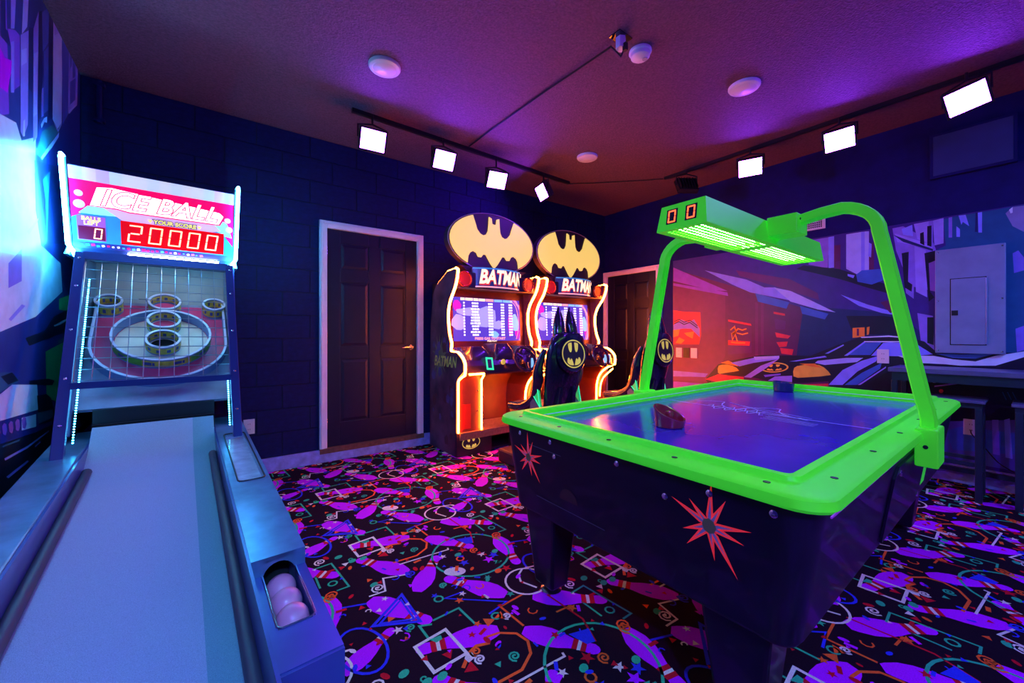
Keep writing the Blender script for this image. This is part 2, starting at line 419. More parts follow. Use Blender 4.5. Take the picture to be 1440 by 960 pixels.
for i in range(95):    # small confetti
    q = (rnd.random()*TILE, rnd.random()*TILE); col = rnd.choice(['rd','rd','or','bl','bl','gr','wh','pu']); a = rnd.random()*6.28; k = rnd.random(); s = .008+.009*rnd.random()
    if k < .4: add_poly(col, [(q[0]+s*math.cos(a+j*2.09), q[1]+s*math.sin(a+j*2.09)) for j in range(3)], 5)
    elif k < .65: blob(q, col, s*1.3, s*.7, a, 8, 5)
    elif k < .8: add_poly(col, [(q[0]+s*1.5*math.cos(a+b), q[1]+s*1.5*math.sin(a+b)) for b in (.35, 2.8, 3.5, 5.9)], 5)
    elif k < .9: add_stroke(col, [(q[0]+s*1.2*math.cos(a+j*.8), q[1]+s*1.2*math.sin(a+j*.8)) for j in range(6)], .006, False, 5)
    else: star(q, col, s*1.3, 5, a)
mb = MB()
for z, col, pts in motif:
    cx = sum(p[0] for p in pts)/len(pts); cy = sum(p[1] for p in pts)/len(pts)
    bx, by = -math.floor(cx/TILE)*TILE, -math.floor(cy/TILE)*TILE
    for i in range(-1, 6):
        for j in range(-3, 5):
            q = [(p[0]+bx+i*TILE, p[1]+by+j*TILE) for p in pts]
            xs = [p[0] for p in q]; ys = [p[1] for p in q]
            if max(xs) < XL or min(xs) > XR-.03 or max(ys) < YF or min(ys) > YB-.03: continue
            mb.poly([(p[0], p[1], .0004*z) for p in q], PK.index(col))
me = mb.mesh('carpet_print', pmats)
bm = bmesh.new(); bm.from_mesh(me)
for co, no in (((XL,0,0),(-1,0,0)), ((XR-.031,0,0),(1,0,0)), ((0,YF,0),(0,-1,0)), ((0,YB-.031,0),(0,1,0))):
    bmesh.ops.bisect_plane(bm, geom=bm.verts[:]+bm.edges[:]+bm.faces[:], plane_co=co, plane_no=no, clear_outer=True)
for f in bm.faces:
    if f.normal.z < 0: f.normal_flip()
bm.to_mesh(me); bm.free()
cp = bpy.data.objects.new('carpet_print', me); COL.objects.link(cp); cp.parent = fl; cp['kind'] = 'stuff'
cp['label'] = 'purple bowling pins, squiggles, circles and confetti on black carpet'

# ------------------------------------------------------------------ murals printed on the side walls
def mural(name, parent, X, polys, pal, side, label):
    keys = list(pal); mb = MB()
    mats_ = [mat(parent.name + ' ink ' + k, pal[k], .34, noise=.10, nscale=14, spec=.4) for k in keys]
    for i, it in enumerate(polys):
        col, pts = it[0], it[1]
        eps = side * (.0008 + .000016 * i)
        if len(it) > 2:    # stroke in pixel space turned into a wall strip
            P = [on_x(*p, X) for p in pts]
            mb.strip([(p.y, p.z) for p in P], it[2], lambda q: (X + eps, q[0], q[1]), False, keys.index(col))
        else:
            mb.poly([on_x(*p, X) + Vector((eps, 0, 0)) for p in pts], keys.index(col))
    o = mb.build(name, mats_, parent); o['label'] = label; return o
rp = {'bg': (.05,.012,.22), 'maroon': (.12,.006,.09), 'maroon2': (.16,.008,.12), 'violet': (.28,.05,.62), 'pale': (.26,.28,1.0), 'pale2': (.42,.48,1.0), 'red': (.85,.03,.06), 'orange': (.95,.30,.03),
      'lav': (.26,.16,.72), 'lav2': (.36,.26,.85), 'navy': (.015,.02,.12), 'teal': (.02,.10,.26), 'blue': (.05,.14,.55), 'dark': (.012,.008,.03), 'yellow': (.95,.62,.06), 'mag': (.13,.006,.14), 'white': (.75,.80,1.0), 'road': (.10,.10,.45), 'gryph': (.25,.22,.5)}
Y0 = on_x(946.5, 400, XR)
def wy(y, z): # wall point to pixel is not needed: corner points given in metres
    return (y, z)
R_ = []
def rp_(c, *pts, w=None): R_.append((c, list(pts), w) if w else (c, list(pts)))
# background: whole printed panel, pixel corners on its own edges
rp_('bg', (946.5,367), (1191,327.4), (1440,286.6), (1600,260), (1600,742), (946.5,585))
rp_('maroon', (946.5,378), (1030,402), (1120,430), (1195,455), (1195,575), (946.5,575))
rp_('maroon2', (946.5,398), (1020,412), (1020,500), (1005,535), (946.5,535))
rp_('navy', (1130,430), (1260,440), (1300,470), (1300,560), (1150,560), (1120,500))
rp_('mag', (1035,380), (1110,392), (1150,412), (1152,422), (1090,402), (1040,388))
rp_('violet', (947,376), (1023,409), (1000,408), (947,395))
rp_('violet', (947,398), (1023,411), (1024,416), (947,401.5), w=None)
rp_('pale', (991,380), (1050,393), (1075,404), (1090,404), (1110,412), (1140,428), (1105,421), (1055,411), (1030,400))
rp_('pale2', (1088,404), (1112,409), (1140,422), (1175,439), (1150,435), (1112,424))
rp_('blue', (1062,412), (1110,425), (1106,434), (1066,424)); rp_('blue', (1125,430), (1165,441), (1160,449), (1128,441))
rp_('pale', (1182,414), (1220,428), (1266,441), (1266,444), (1240,440), (1208,430))
rp_('red', (947,436), (960,438), (985,439), (986,470), (983,484), (947,484))
rp_('lav', (947,457), (958,449), (968,453), (976,449), (984,462), (984,474), (972,462), (960,462), (947,464))
rp_('orange', (947,464), (956,463), (954,472), (947,474)); rp_('orange', (962,468), (976,466), (974,476), (966,472)); rp_('orange', (955,474), (963,478), (958,483), (950,482))
for k in range(2): rp_('dark', (948,452+k*3), (955,449+k*3), (962,453+k*3), (970,450+k*3), (981,458+k*3), w=.012)
rp_('red', (1024,449), (1056,455), (1057,458), (1024,452)); rp_('mag', (1024,454), (1057,460), (1057,496), (1024,498)); rp_('red', (1024,478), (1055,480), (1054,486), (1024,485))
for pts in (((1027,464),(1033,459),(1035,466),(1030,470),(1038,462),(1044,464),(1050,462)), ((1029,468),(1030,478),(1034,470),(1037,480)), ((1036,468),(1044,470),(1052,468)), ((1028,481),(1036,482),(1048,482))): rp_('orange', *pts, w=.014)
rp_('red', (1088,438), (1104,441), (1104,444), (1088,441)); rp_('red', (1090,467), (1112,472), (1108,476), (1092,474)); rp_('red', (1092,481), (1108,480), (1106,487), (1096,488)); rp_('red', (1097,489), (1116,491), (1114,499), (1099,497)); rp_('mag', (1089,448), (1105,451), (1104,463), (1091,463))
for x in (1000,1016,1062,1070): rp_('maroon2', (x,425), (x+4,426), (x+4,500), (x,500))
# cornice and upper facades
rp_('lav', (1141,337.5), (1166,333.4), (1164,377), (1137,372)); rp_('pale', (1165,333.4), (1173,332), (1173,376), (1165,377)); rp_('maroon', (1173,345), (1182,344), (1182,380), (1173,376)); rp_('mag', (1175,368),(1181,367),(1181,380),(1175,378))
rp_('pale2', (1190,329.5), (1213,325.8), (1222,325), (1222,383), (1206,386), (1190,378)); rp_('pale', (1211,326), (1216,325.5), (1216,384), (1211,385)); rp_('maroon', (1222,345), (1229,340), (1229,380), (1222,382))
rp_('pale', (1222,341), (1226,343), (1225,362), (1221,360))
rp_('dark', (1130,373), (1180,378), (1235,396), (1262,404), (1262,416), (1222,405), (1180,392), (1120,378)); rp_('blue', (1204,386), (1212,380), (1238,378), (1247,392), (1226,400), (1206,396)); rp_('pale', (1192,385),(1202,387),(1200,391),(1192,388))
rp_('lav', (1255,321), (1270,318), (1312,340), (1316,350), (1316,410), (1280,402), (1260,352)); rp_('lav2', (1258,328), (1310,344), (1312,350), (1262,340))
rp_('pale', (1268,322), (1283,316), (1284,332), (1270,330)); rp_('navy', (1256,330), (1283,340), (1312,350), (1312,353), (1270,340)); rp_('lav2', (1285,315), (1306,311), (1306,342), (1290,336)); rp_('lav', (1306,311), (1312,310), (1312,345), (1306,342))
rp_('dark', (1294,328), (1299,326), (1300,345), (1294,342)); rp_('dark', (1304,318),(1310,317),(1310,347),(1304,345))
rp_('lav2', (1312,310), (1327,306.5), (1327,342), (1314,345)); rp_('teal', (1327,308), (1340,305), (1440,288), (1600,262), (1600,500), (1316,500), (1316,352), (1330,345))
rp_('lav', (1334,306), (1339,305), (1339,334), (1334,334)); rp_('pale', (1345,318), (1350,322), (1350,333), (1345,333)); rp_('pale', (1348,303), (1358,302), (1363,318), (1354,312), (1352,316)); rp_('pale', (1375,299), (1381,298), (1381,327), (1376,327)); rp_('navy', (1372,299), (1375,299), (1375,326), (1371,326))
rp_('gryph', (1414,300), (1424,291), (1440,289), (1600,265), (1600,340), (1440,326), (1424,318)); rp_('white', (1419,295), (1424,291), (1424,299), (1421,300)); rp_('lav', (1424,356), (1432,352), (1440,362), (1440,380), (1426,384)); rp_('lav', (1428,462), (1440,458), (1440,492), (1430,495))
rp_('lav', (1268,344), (1286,350), (1285,420), (1274,412)); rp_('dark', (1268,356), (1278,354), (1277,396), (1283,400), (1282,410), (1272,404)); rp_('lav2', (1286,346), (1302,352), (1304,418), (1288,410)); rp_('dark', (1300,356), (1316,352), (1316,366), (1306,370), (1308,410), (1314,418), (1306,424))
rp_('maroon', (1238,425), (1272,416), (1278,432), (1252,440)); rp_('lav', (1290,440), (1312,444), (1314,492), (1296,488)); rp_('dark', (1304,446), (1313,446), (1313,485), (1304,482))
rp_('dark', (1240,444), (1262,446), (1285,470), (1200,470), (1190,444)); rp_('orange', (1199,461), (1216,460), (1216,473), (1199,475)); rp_('orange', (1219,460), (1223,459), (1222,470), (1219,471)); rp_('maroon', (1205,462),(1208,462),(1208,472),(1205,472))
# a low dark car, generic
rp_('dark', (992,533), (1010,512), (1032,506), (1070,499), (1140,500), (1180,484), (1212,473), (1262,470), (1300,480), (1316,494), (1440,496), (1600,500), (1600,640), (1100,585), (1010,560))
rp_('maroon', (1000,532), (1048,528), (1100,540), (1165,536), (1170,550), (1000,548))
rp_('red', (992,533), (1010,526), (1046,530), (1046,534), (1010,537)); rp_('red', (1110,541), (1165,539), (1165,543), (1110,545))
rp_('yellow', (1010,524), (1009.5,518), (1011,514), (1016,512.5), (1023,512.5), (1030,514), (1036,517), (1039.5,521), (1032,522.5), (1020,524), (1012,525.5)); rp_('orange', (1014,510), (1024,507), (1034,511), (1038,515), (1024,512))
rp_('yellow', (1116,529), (1115.5,522), (1117,517), (1121,514.5), (1130,513), (1142,512), (1152,513), (1159,516.5), (1165,522), (1168.5,527), (1155,529), (1140,530), (1122,531)); rp_('orange', (1124,511), (1146,511), (1156,517), (1140,515))
ov = [(1089+20*math.cos(a*.314), 516.5+7*math.sin(a*.314)-.03*(20*math.cos(a*.314))) for a in range(20)]
rp_('yellow', *ov); rp_('dark', *[(1089+17.5*math.cos(a*.314), 516.5+5.6*math.sin(a*.314)-.03*(17.5*math.cos(a*.314))) for a in range(20)])
for lb_ in bat_lobes(.93): rp_('yellow', *[(1089+19*x_, 516.5-9.2*y_-.6*x_) for x_, y_ in lb_])
rp_('pale', (1028,510), (1060,503), (1095,501), (1095,505), (1060,510), (1040,515)); rp_('pale2', (1060,501.5),(1096,500),(1096,503.5),(1062,506)); rp_('lav2', (1046,530), (1070,514), (1096,504), (1074,520), (1056,531)); rp_('lav2', (1080,535),(1090,529),(1114,528),(1114,537)); rp_('pale', (1110,508), (1160,500), (1163,502), (1120,508)); rp_('lav', (1074,527),(1098,525),(1098,527),(1076,530))
rp_('pale2', (1150,507), (1190,503), (1214,503), (1205,509), (1160,513), (1146,510)); rp_('pale', (1165,541), (1185,520), (1212,507), (1236,500), (1232,508), (1206,522), (1185,541)); rp_('blue', (1188,541),(1212,524),(1240,510),(1238,518),(1205,541))
rp_('pale', (1225,500), (1242,482), (1252,481), (1288,483), (1312,498), (1280,501)); rp_('white', (1210,473.5), (1250,471.5), (1275,474), (1275,475.5), (1250,473.5), (1212,475)); rp_('blue', (1190,499), (1214,482), (1240,481), (1224,499)); rp_('pale', (1160,497), (1186,484), (1187,485.5), (1165,497)); rp_('pale', (1187,500), (1216,479.5), (1218,480.5), (1192,500))
rp_('white', (1215,479.5),(1290,479.5),(1290,481),(1216,481)); rp_('lav2', (1206,541), (1246,515), (1246,517), (1210,541)); rp_('white', (1262,500), (1312,500), (1340,505), (1372,508), (1400,500), (1440,494), (1600,478), (1600,500), (1440,502), (1400,514), (1372,516), (1330,512), (1290,510))
rp_('blue', (1316,497),(1350,498),(1400,497),(1372,504),(1340,503)); rp_('dark', (1400,514),(1440,503),(1600,500),(1600,560),(1330,540),(1320,514))
rp_('white', (1312,530.5), (1328,530.5), (1328,532), (1312,532)); rp_('white', (1313,536), (1328,535.5), (1328,537), (1313,537.5)); rp_('white', (1312,530),(1316,530),(1316,538),(1312,538), )
rp_('lav2', (1314,542), (1410,530), (1410,532), (1314,544)); rp_('red', (1320,549.5), (1322,547), (1325,547), (1327,549.5), (1325,552.5), (1322,552.5))
for x in (1409,1416,1423): rp_('teal', (x,551), (x+1.5,551), (x+7,562), (x+5.5,562))
rp_('road', (1100,585), (1240,580), (1330,592), (1440,590), (1600,590), (1600,690), (1440,664), (1330,645), (1100,610)); rp_('blue', (1330,605), (1350,600), (1440,610), (1600,620), (1600,660), (1440,640), (1340,632)); rp_('pale', (1412,590),(1420,588),(1424,645),(1414,643)); rp_('lav', (1395,590),(1404,590),(1406,640),(1396,638))
rp_('lav', (947,521), (996,525), (992,530), (947,529)); rp_('violet', (947,536),(1000,540),(1000,560),(947,560))
mural('mural_print', wr, XR, R_, rp, -1, 'comic style street mural with shop awnings and a low dark car')

lp = {'bg': (.02,.035,.22), 'deep': (.012,.02,.12), 'lav': (.20,.17,.72), 'lav2': (.28,.30,.85), 'pale': (.40,.52,.98), 'mid': (.06,.10,.50), 'purple': (.16,.05,.55), 'mag': (.45,.0,.65), 'wash': (.45,.58,.75), 'wash2': (.55,.70,.85), 'green': (.02,.50,.16), 'dark': (.006,.012,.03), 'teal': (.03,.14,.22), 'cap': (.22,.10,.50)}  # neon_pale tones paint the cyan neon's light into the print
L_ = []
def q1(c, *p): L_.append((c, [(a*.25, b*.25) for a, b in p]))
def q2(c, *p): L_.append((c, [(a*.25, 220+b*.25) for a, b in p]))
def q3(c, *p): L_.append((c, [(a*.2708, 440+b*.2708) for a, b in p]))
L_.append(('bg', [(80,2), (112.5,103), (113,570), (-300,900), (-560,1100), (-560,-900)]))
q1('purple', (-1600,-1800), (30,-160), (50,640), (-1600,900)); q1('wash', (-1600,900), (0,640), (90,690), (120,790), (200,770), (195,960), (170,1400), (-1600,2600))
q2('wash2', (-1200,-300), (60,-60), (190,-20), (200,300), (230,500), (340,600), (350,760), (200,900), (60,960), (-1200,1500))
q1('lav', (60,-60), (90,-40), (80,160), (60,160)); q1('lav2', (130,-20), (160,-20), (152,150), (122,190)); q1('lav', (115,195), (160,170), (155,700), (130,770), (115,740)); q1('lav2', (118,280), (150,270), (150,350), (118,370)); q1('pale', (130,680), (140,670), (138,765), (128,765))
q1('lav', (187,160), (217,60), (212,400), (208,770), (185,800)); q1('lav2', (190,300), (213,290), (206,640), (186,660)); q1('mid', (235,70), (275,38), (270,240), (240,290)); q1('mid', (245,290), (272,260), (268,620), (245,640)); q1('lav', (232,500), (244,490), (244,650), (232,660))
q1('deep', (0,-60), (30,-60), (30,160), (60,200), (52,260), (0,200)); q1('purple', (40,160), (86,170), (110,200), (110,480), (60,520), (60,260)); q1('lav', (60,235), (78,230), (78,520), (60,520))
q1('deep', (160,150), (185,160), (180,520), (160,500)); q1('deep', (216,60), (236,60), (236,480), (212,760)); q1('deep', (275,40), (298,-10), (296,660), (270,680))
q1('pale', (300,10), (352,110), (345,690), (322,725), (294,670)); q1('lav2', (302,90), (340,130), (338,180), (304,200)); q1('mid', (345,110), (385,210), (382,640), (350,700)); q1('lav2', (386,235), (438,370), (432,592), (382,640)); q1('mid', (392,270), (404,290), (402,370), (392,390)); q1('mid', (408,300), (424,340), (422,430), (408,440)); q1('mid', (392,460), (424,440), (422,560), (392,590)); q1('pale', (386,620), (430,585), (420,600), (388,640))
q1('mag', (-60,240), (0,270), (25,325), (65,340), (62,400), (52,450), (40,522), (0,490), (-60,520))
q1('teal', (200,860), (235,740), (295,700), (325,740), (290,800), (230,890)); q1('pale', (228,885), (262,835), (330,745), (328,770), (290,830), (235,897)); q1('pale', (228,700), (245,665), (262,655), (262,690), (248,685), (232,720)); q1('lav2', (300,690),(325,730),(345,690),(345,700),(325,742))
q2('deep', (192,20), (330,60), (360,420), (365,490), (232,490), (205,330)); q2('teal', (240,130), (280,80), (270,240), (262,480), (255,240)); q2('wash', (150,420), (215,345), (210,365), (160,440))
q2('lav', (45,600), (120,520), (120,700), (45,740)); q2('lav2', (45,915), (120,830), (140,840), (60,925)); q2('deep', (345,580), (440,540), (430,780), (390,800), (350,700))
q2('green', (330,800), (410,770), (400,870), (330,860)); q2('dark', (300,900), (400,850), (395,960), (230,1010)); q2('wash2', (300,950), (395,900), (392,912), (310,960))
q3('green', (235,200), (350,140), (320,470), (240,440)); q3('teal', (300,140), (350,120), (345,135), (300,160)); q3('dark', (130,130), (360,40), (360,90), (150,170))
q3('teal', (-400,400), (0,310), (60,305), (100,355), (60,372), (0,410), (-400,600)); q3('dark', (0,330), (60,308), (95,350), (40,372)); q3('dark', (150,352), (250,340), (282,350), (270,375), (150,372))
q3('wash2', (-500,560), (0,420), (60,372), (190,372), (200,500), (0,560), (-500,900)); q3('dark', (190,428), (240,420), (262,440), (285,520), (270,560), (200,580)); q3('teal', (190,520), (270,500), (275,540), (200,575))
q3('wash2', (110,545), (185,525), (185,590), (110,610))
for k in range(5):
    x = -26 + k*34; y = 600 - k*11; q3('cap', (x,y), (x+10,y-18), (x+22,y-12), (x+26,y+20), (x+18,y+46), (x+4,y+40))
q3('dark', (-700,900), (0,680), (180,620), (290,570), (330,470), (360,560), (300,660), (0,960), (-700,1500)); q3('lav2', (20,755), (140,690), (250,610), (252,616), (140,702), (24,766)); q3('lav', (30,850), (140,765), (150,770), (40,858)); q3('lav', (178,690), (205,668), (208,672), (180,697)); q3('teal', (10,690), (100,655), (98,665), (12,698))
# keep only what lies on the wall: clip by the ceiling, floor and room ends
lm = mural('mural_print', wl, XL, [it for it in L_], lp, 1, 'comic style city mural in blue and violet tones')
bm = bmesh.new(); bm.from_mesh(lm.data)
for co, no in (((0,YB-.01,0),(0,1,0)), ((0,.05,0),(0,-1,0)), ((0,0,ZC-.002),(0,0,1)), ((0,0,.004),(0,0,-1))):
    bmesh.ops.bisect_plane(bm, geom=bm.verts[:]+bm.edges[:]+bm.faces[:], plane_co=co, plane_no=no, clear_outer=True)
bm.to_mesh(lm.data); bm.free()
for o_ in wr.children:
    bm = bmesh.new(); bm.from_mesh(o_.data)
    for co, no in (((0,0,.141),(0,0,-1)), ((0,YF+.01,0),(0,-1,0))):
        bmesh.ops.bisect_plane(bm, geom=bm.verts[:]+bm.edges[:]+bm.faces[:], plane_co=co, plane_no=no, clear_outer=True)
    bm.to_mesh(o_.data); bm.free()

# ------------------------------------------------------------------ ice ball alley (local frame: x across, y along the lane, z up)
m_bmetal = mat('brushed blue metal', (.16, .30, .46), .3, .55, noise=.25, nscale=9, bump=.05, bscale=40)
m_bside = mat('blue side laminate', (.06, .08, .30), .3, .2, noise=.15, nscale=6, coat=.3)
m_bframe = mat('blue enamel frame', (.03, .05, .22), .3, .3, coat=.3)
m_lane = mat('lane carpet', (.40, .50, .56), .95, noise=.16, nscale=420, bump=.4, bscale=500, spec=.1)
m_lane_teal = mat('lane carpet green edge', (.20, .42, .42), .95, noise=.16, nscale=420, bump=.4, bscale=500, spec=.1)  # teal light on the lane's right side painted into the carpet colour
m_cush = mat('dark rubber cushion', (.05, .05, .07), .5)
m_board = mat('pink target board', (.62, .05, .16), .45, noise=.25, nscale=5)
m_boardc = mat('cream target board', (.62, .56, .46), .5, noise=.12)
m_boardb = mat('blue grey board apron', (.25, .27, .36), .5, noise=.25, nscale=6)
m_ringb = mat('blue ring wall', (.16, .22, .42), .4)
m_ringw = mat('white ring lip', (.55, .60, .72), .35)
m_ringy = mat('yellow ring decal', (.62, .48, .06), .45, noise=.3, nscale=30)
m_ringg = mat('green ring decal', (.10, .42, .04), .45, noise=.3, nscale=16)
m_ringt = mat('navy ring lettering', (.05, .08, .25), .5)
m_back = mat('grey back panel', (.42, .41, .36), .6, noise=.1)
m_wire = mat('steel wire', (.35, .40, .45), .3, .9)
m_ledbox = mat('red display glass', (.35, .0, .0), .2, emis=(1, .0, .0), estr=.75)
m_ledbox2 = mat('dim display glass', (.12, .01, .04), .2, emis=(.3, .0, .04), estr=.5)
m_digit = mat('lit score digits', (.9, .5, .3), .4, emis=(1, .40, .16), estr=2.2)
m_sg_red = mat('sign crimson', (.7, .0, .1), .35, emis=(.85, .0, .10), estr=.9)
m_sg_blue = mat('sign blue', (.05, .3, .6), .35, emis=(.05, .30, .62), estr=.55)
m_sg_cyan = mat('sign cyan', (.3, .8, .9), .35, emis=(.30, .85, 1.0), estr=1.0)
m_sg_pink = mat('sign pink', (.8, .5, .7), .35, emis=(.75, .42, .72), estr=.8)
m_sg_white = mat('sign white', (.9, .9, .9), .35, emis=(1, .95, 1.0), estr=1.6)
m_sg_yel = mat('sign yellow', (.9, .75, .15), .35, emis=(.95, .78, .12), estr=1.0)
m_sg_navy = mat('sign navy', (.03, .03, .2), .35, emis=(.04, .03, .25), estr=.5)
m_sg_purp = mat('sign purple', (.4, .1, .5), .35, emis=(.45, .08, .5), estr=.7)
m_ball = mat('pale ball', (.80, .30, .42), .35, noise=.08, coat=.2)
m_steam = mat('scratched channel floor', (.40, .55, .58), .35, .4, noise=.3, nscale=18)

LR = R(2.73); OFF = Vector((-.11, 2.45, 0))
def sk(v): return Matrix.Rotation(LR, 3, 'Z') @ Vector(v)
SK = thing('ball_alley', 'blue ball rolling alley with cyan neon edges and red score display', 'arcade game', sk(OFF), LR, off=OFF)
def top(y): return .53 + .0604*(y - 1.347)
def lz(y): return .36 + .089*(y - 1)
# side boxes
def beam(x0, x1, y0, y1, zt0, zt1, zb=0.): return MB().hexa([(x0,y0,zb),(x1,y0,zb),(x1,y1,zb),(x0,y1,zb),(x0,y0,zt0),(x1,y0,zt0),(x1,y1,zt1),(x0,y1,zt1)])
beam(-.51, -.37, .45, 3.2, top(.45), top(3.2)).build('side_box', m_bmetal, SK, bevel=.006)
# right box: with a recessed window channel
wy0, wy1, wx0, wx1 = 1.99, 2.76, .180, .272
rb = MB()
def seg(mb, x0, x1, y0, y1, zb=0., dz=0.): mb.hexa([(x0,y0,zb),(x1,y0,zb),(x1,y1,zb),(x0,y1,zb),(x0,y0,top(y0)+dz),(x1,y0,top(y0)+dz),(x1,y1,top(y1)+dz),(x0,y1,top(y1)+dz)])
seg(rb, .15, .178, 1.347, 1.44); seg(rb, .262, .29, 1.347, 1.44); seg(rb, .15, .29, 1.44, wy0)
rb.prism([(.262, .468), (.262, top(1.347)), (.178, top(1.347))] + arc(.22, .468, .042, 180, 0, 10)[:-1], 1.347, 1.44, 'y'); rb.box(.178, .262, 1.347, 1.44, 0, .40); seg(rb, .178, .262, 1.347, 1.44, .515); seg(rb, .15, wx0, wy0, wy1); seg(rb, wx1, .29, wy0, wy1); seg(rb, .15, .29, wy1, 3.2)
rb.build('side_box', m_bmetal, SK)
ch = MB(); seg(ch, wx0, wx1, wy0, wy1, 0, -.03); ch.build('ball_channel', m_steam, SK)
gl = mat('clear window', (.8, .95, 1), .05, alpha=.22, spec=.6)
g = MB(); seg(g, wx0+.002, wx1-.002, wy0+.002, wy1-.002, top(wy0)-.006, -.0015)
g.hexa; g = MB().add([(wx0+.001,wy0+.001,top(wy0)-.004),(wx1-.001,wy0+.001,top(wy0)-.004),(wx1-.001,wy1-.001,top(wy1)-.004),(wx0+.001,wy1-.001,top(wy1)-.004)], [(0,1,2,3)]); g.build('window', gl, SK)
MB().tube([(x, y, top(y)+.0015) for x, y in rrect(wx0-.002, wx1+.002, wy0-.002, wy1+.002, .02, 4)], .0035, 6, True).build('window_gasket', m_black, SK, True)
# ball tray (lower front part of the right box)
tz = lambda y: .458 + .0604*(y - .966)
bx0, bx1, by0, by1 = .178, .262, 1.10, 1.347
tr = MB()
def seg2(x0, x1, y0, y1, zb=0.): tr.hexa([(x0,y0,zb),(x1,y0,zb),(x1,y1,zb),(x0,y1,zb),(x0,y0,tz(y0)),(x1,y0,tz(y0)),(x1,y1,tz(y1)),(x0,y1,tz(y1))])
seg2(.15, .29, .966, by0); seg2(.15, bx0, by0, 1.347); seg2(bx1, .29, by0, 1.347)
tr.box(bx0, bx1, by0, by1, .0, .40)
tr.build('ball_tray', m_bside, SK)
MB().tube([(x, y, tz(y)+.001) for x, y in ((bx0-.001,1.345),(bx0-.001,by0+.01),(bx0+.008,by0),(bx1-.008,by0),(bx1+.001,by0+.01),(bx1+.001,1.345))], .003, 6).build('tray_trim', m_chrome, SK, True)
# arch shaped opening in the step above the tray
MB().box(.179, .261, 1.432, 1.439, .40, .52).build('chute_end', m_darkhole, SK)
MB().box(.15, .29, .958, .966, .05, .455).build('front_panel', m_bside, SK)
# inner walls and cushions and lane
for nm, x0, x1, sgn in (('inner_wall', -.37, -.362, 1), ('inner_wall', .142, .15, -1)):
    beam(x0, x1, .45, 2.98, top(.45)-.004, top(2.98)-.004, .30).build(nm, m_bside, SK)
    cx = -.347 if sgn > 0 else .127
    MB().tube([(cx, y, lz(y)+.018) for y in (.45, 1.5, 2.72)], .018, 10).build('cushion', m_cush, SK, True)
prof = [(.45, lz(.45))] + [(y, lz(y)) for y in (1., 1.5, 2.0, 2.4, 2.58)] + [(2.68, .515), (2.76, .540), (2.84, .582), (2.90, .628), (2.95, .672), (2.985, .694), (3.01, .69), (3.02, .40)]
for nm, x0, x1, mm in (('lane', -.362, .045, m_lane), ('lane_edge', .045, .142, m_lane_teal)):
    MB().prism(prof + [(3.02, .25), (.45, .25)], x0, x1, 'x').build(nm, mm, SK, True)
MB().box(-.362, .142, .45, 3.0, .05, .25).build('lane_base', m_black, SK)
# dark slot behind the lane end
MB().box(-.37, .15, 3.02, 3.9, .2, .70).build('return_box', m_darkhole, SK)
MB().box(-.37, .15, 3.055, 3.065, .70, .775).build('slot_face', m_black, SK)
# cage: uprights from (2.75,.665) to (3.28,1.63)
c0, c1 = Vector((0, 2.75, .60)), Vector((0, 3.28, 1.66))
cu = (Vector((0,3.27,1.625)) - Vector((0,2.75,.665))).normalized(); cn = Vector((0, -cu.z, cu.y))
def cage(x, s, n=0.): # point on the cage plane at height fraction s
    return Vector((x, 2.75, .665)) + cu*(1.0918*s) + cn*n
sq = [(-1,-1),(1,-1),(1,1),(-1,1)]
for x in (-.442, .240):
    b0 = cage(x, -.06); b1 = cage(x, 1.02)
    q = MB().hexa([b0+Vector((-.021,-.02,0)), b0+Vector((.021,-.02,0)), b0+Vector((.021,.03,0)), b0+Vector((-.021,.03,0)), b1+Vector((-.021,-.02,0)), b1+Vector((.021,-.02,0)), b1+Vector((.021,.03,0)), b1+Vector((-.021,.03,0))])
    u = q.build('upright', m_bframe, SK, bevel=.003)
    for s in (.08, .30, .55, .80, .97):
        p = cage(x, s, .021)
        MB().lathe([(0,0),(.007,0),(.007,.002),(.004,.005),(0,.005)], p, cn, 10).build('bolt', m_chrome, u, True)
def bar(a, b, r=.016): return MB().tube([a, b], r, 4, sec=sq)
bar(cage(-.43, .272), cage(.23, .272)).build('crossbar', m_bframe, SK)
bar(cage(-.43, 1.0), cage(.23, 1.0), .022).build('crossbar', m_bframe, SK)
net = MB()
for i in range(11):
    x = -.42 + i*.064; net.tube([cage(x, .29, -.012), cage(x, .99, -.012)], .0021, 5)
for i in range(13):
    s = .30 + i*.0565; net.tube([cage(-.425, s, -.009), cage(.225, s, -.009)], .0021, 5)
net.build('wire_net', m_wire, SK, True)
# side panels of the cage
for x0, x1 in ((-.47, -.458), (.262, .274)):
    MB().prism([(2.95, .60), (3.95, .60), (3.95, 1.70), (3.36, 1.66)], x0, x1, 'x').build('side_panel', m_bframe, SK)
    xx = -.447 if x0 < 0 else .252
    MB().prism([(2.99, .66), (3.88, .66), (3.88, 1.66), (3.40, 1.62)], xx-.008, xx+.004, 'x').build('inner_panel', m_bmetal, SK)
# light strings inside the uprights
for x in (-.405, .210):
    st = MB(); pts = [cage(x, .02+.0125*i, -.05) for i in range(70)]
    for i, p in enumerate(pts):
        if x > 0 and i > 22: break
        st.lathe([(.0,-.0035),(.0035,-.002),(.0035,.002),(0,.0035)], p, (0,0,1), 6)
    st.build('light_string', mat('cyan bead light', (.9,.9,.9), .3, emis=CYAN_C, estr=30), SK)
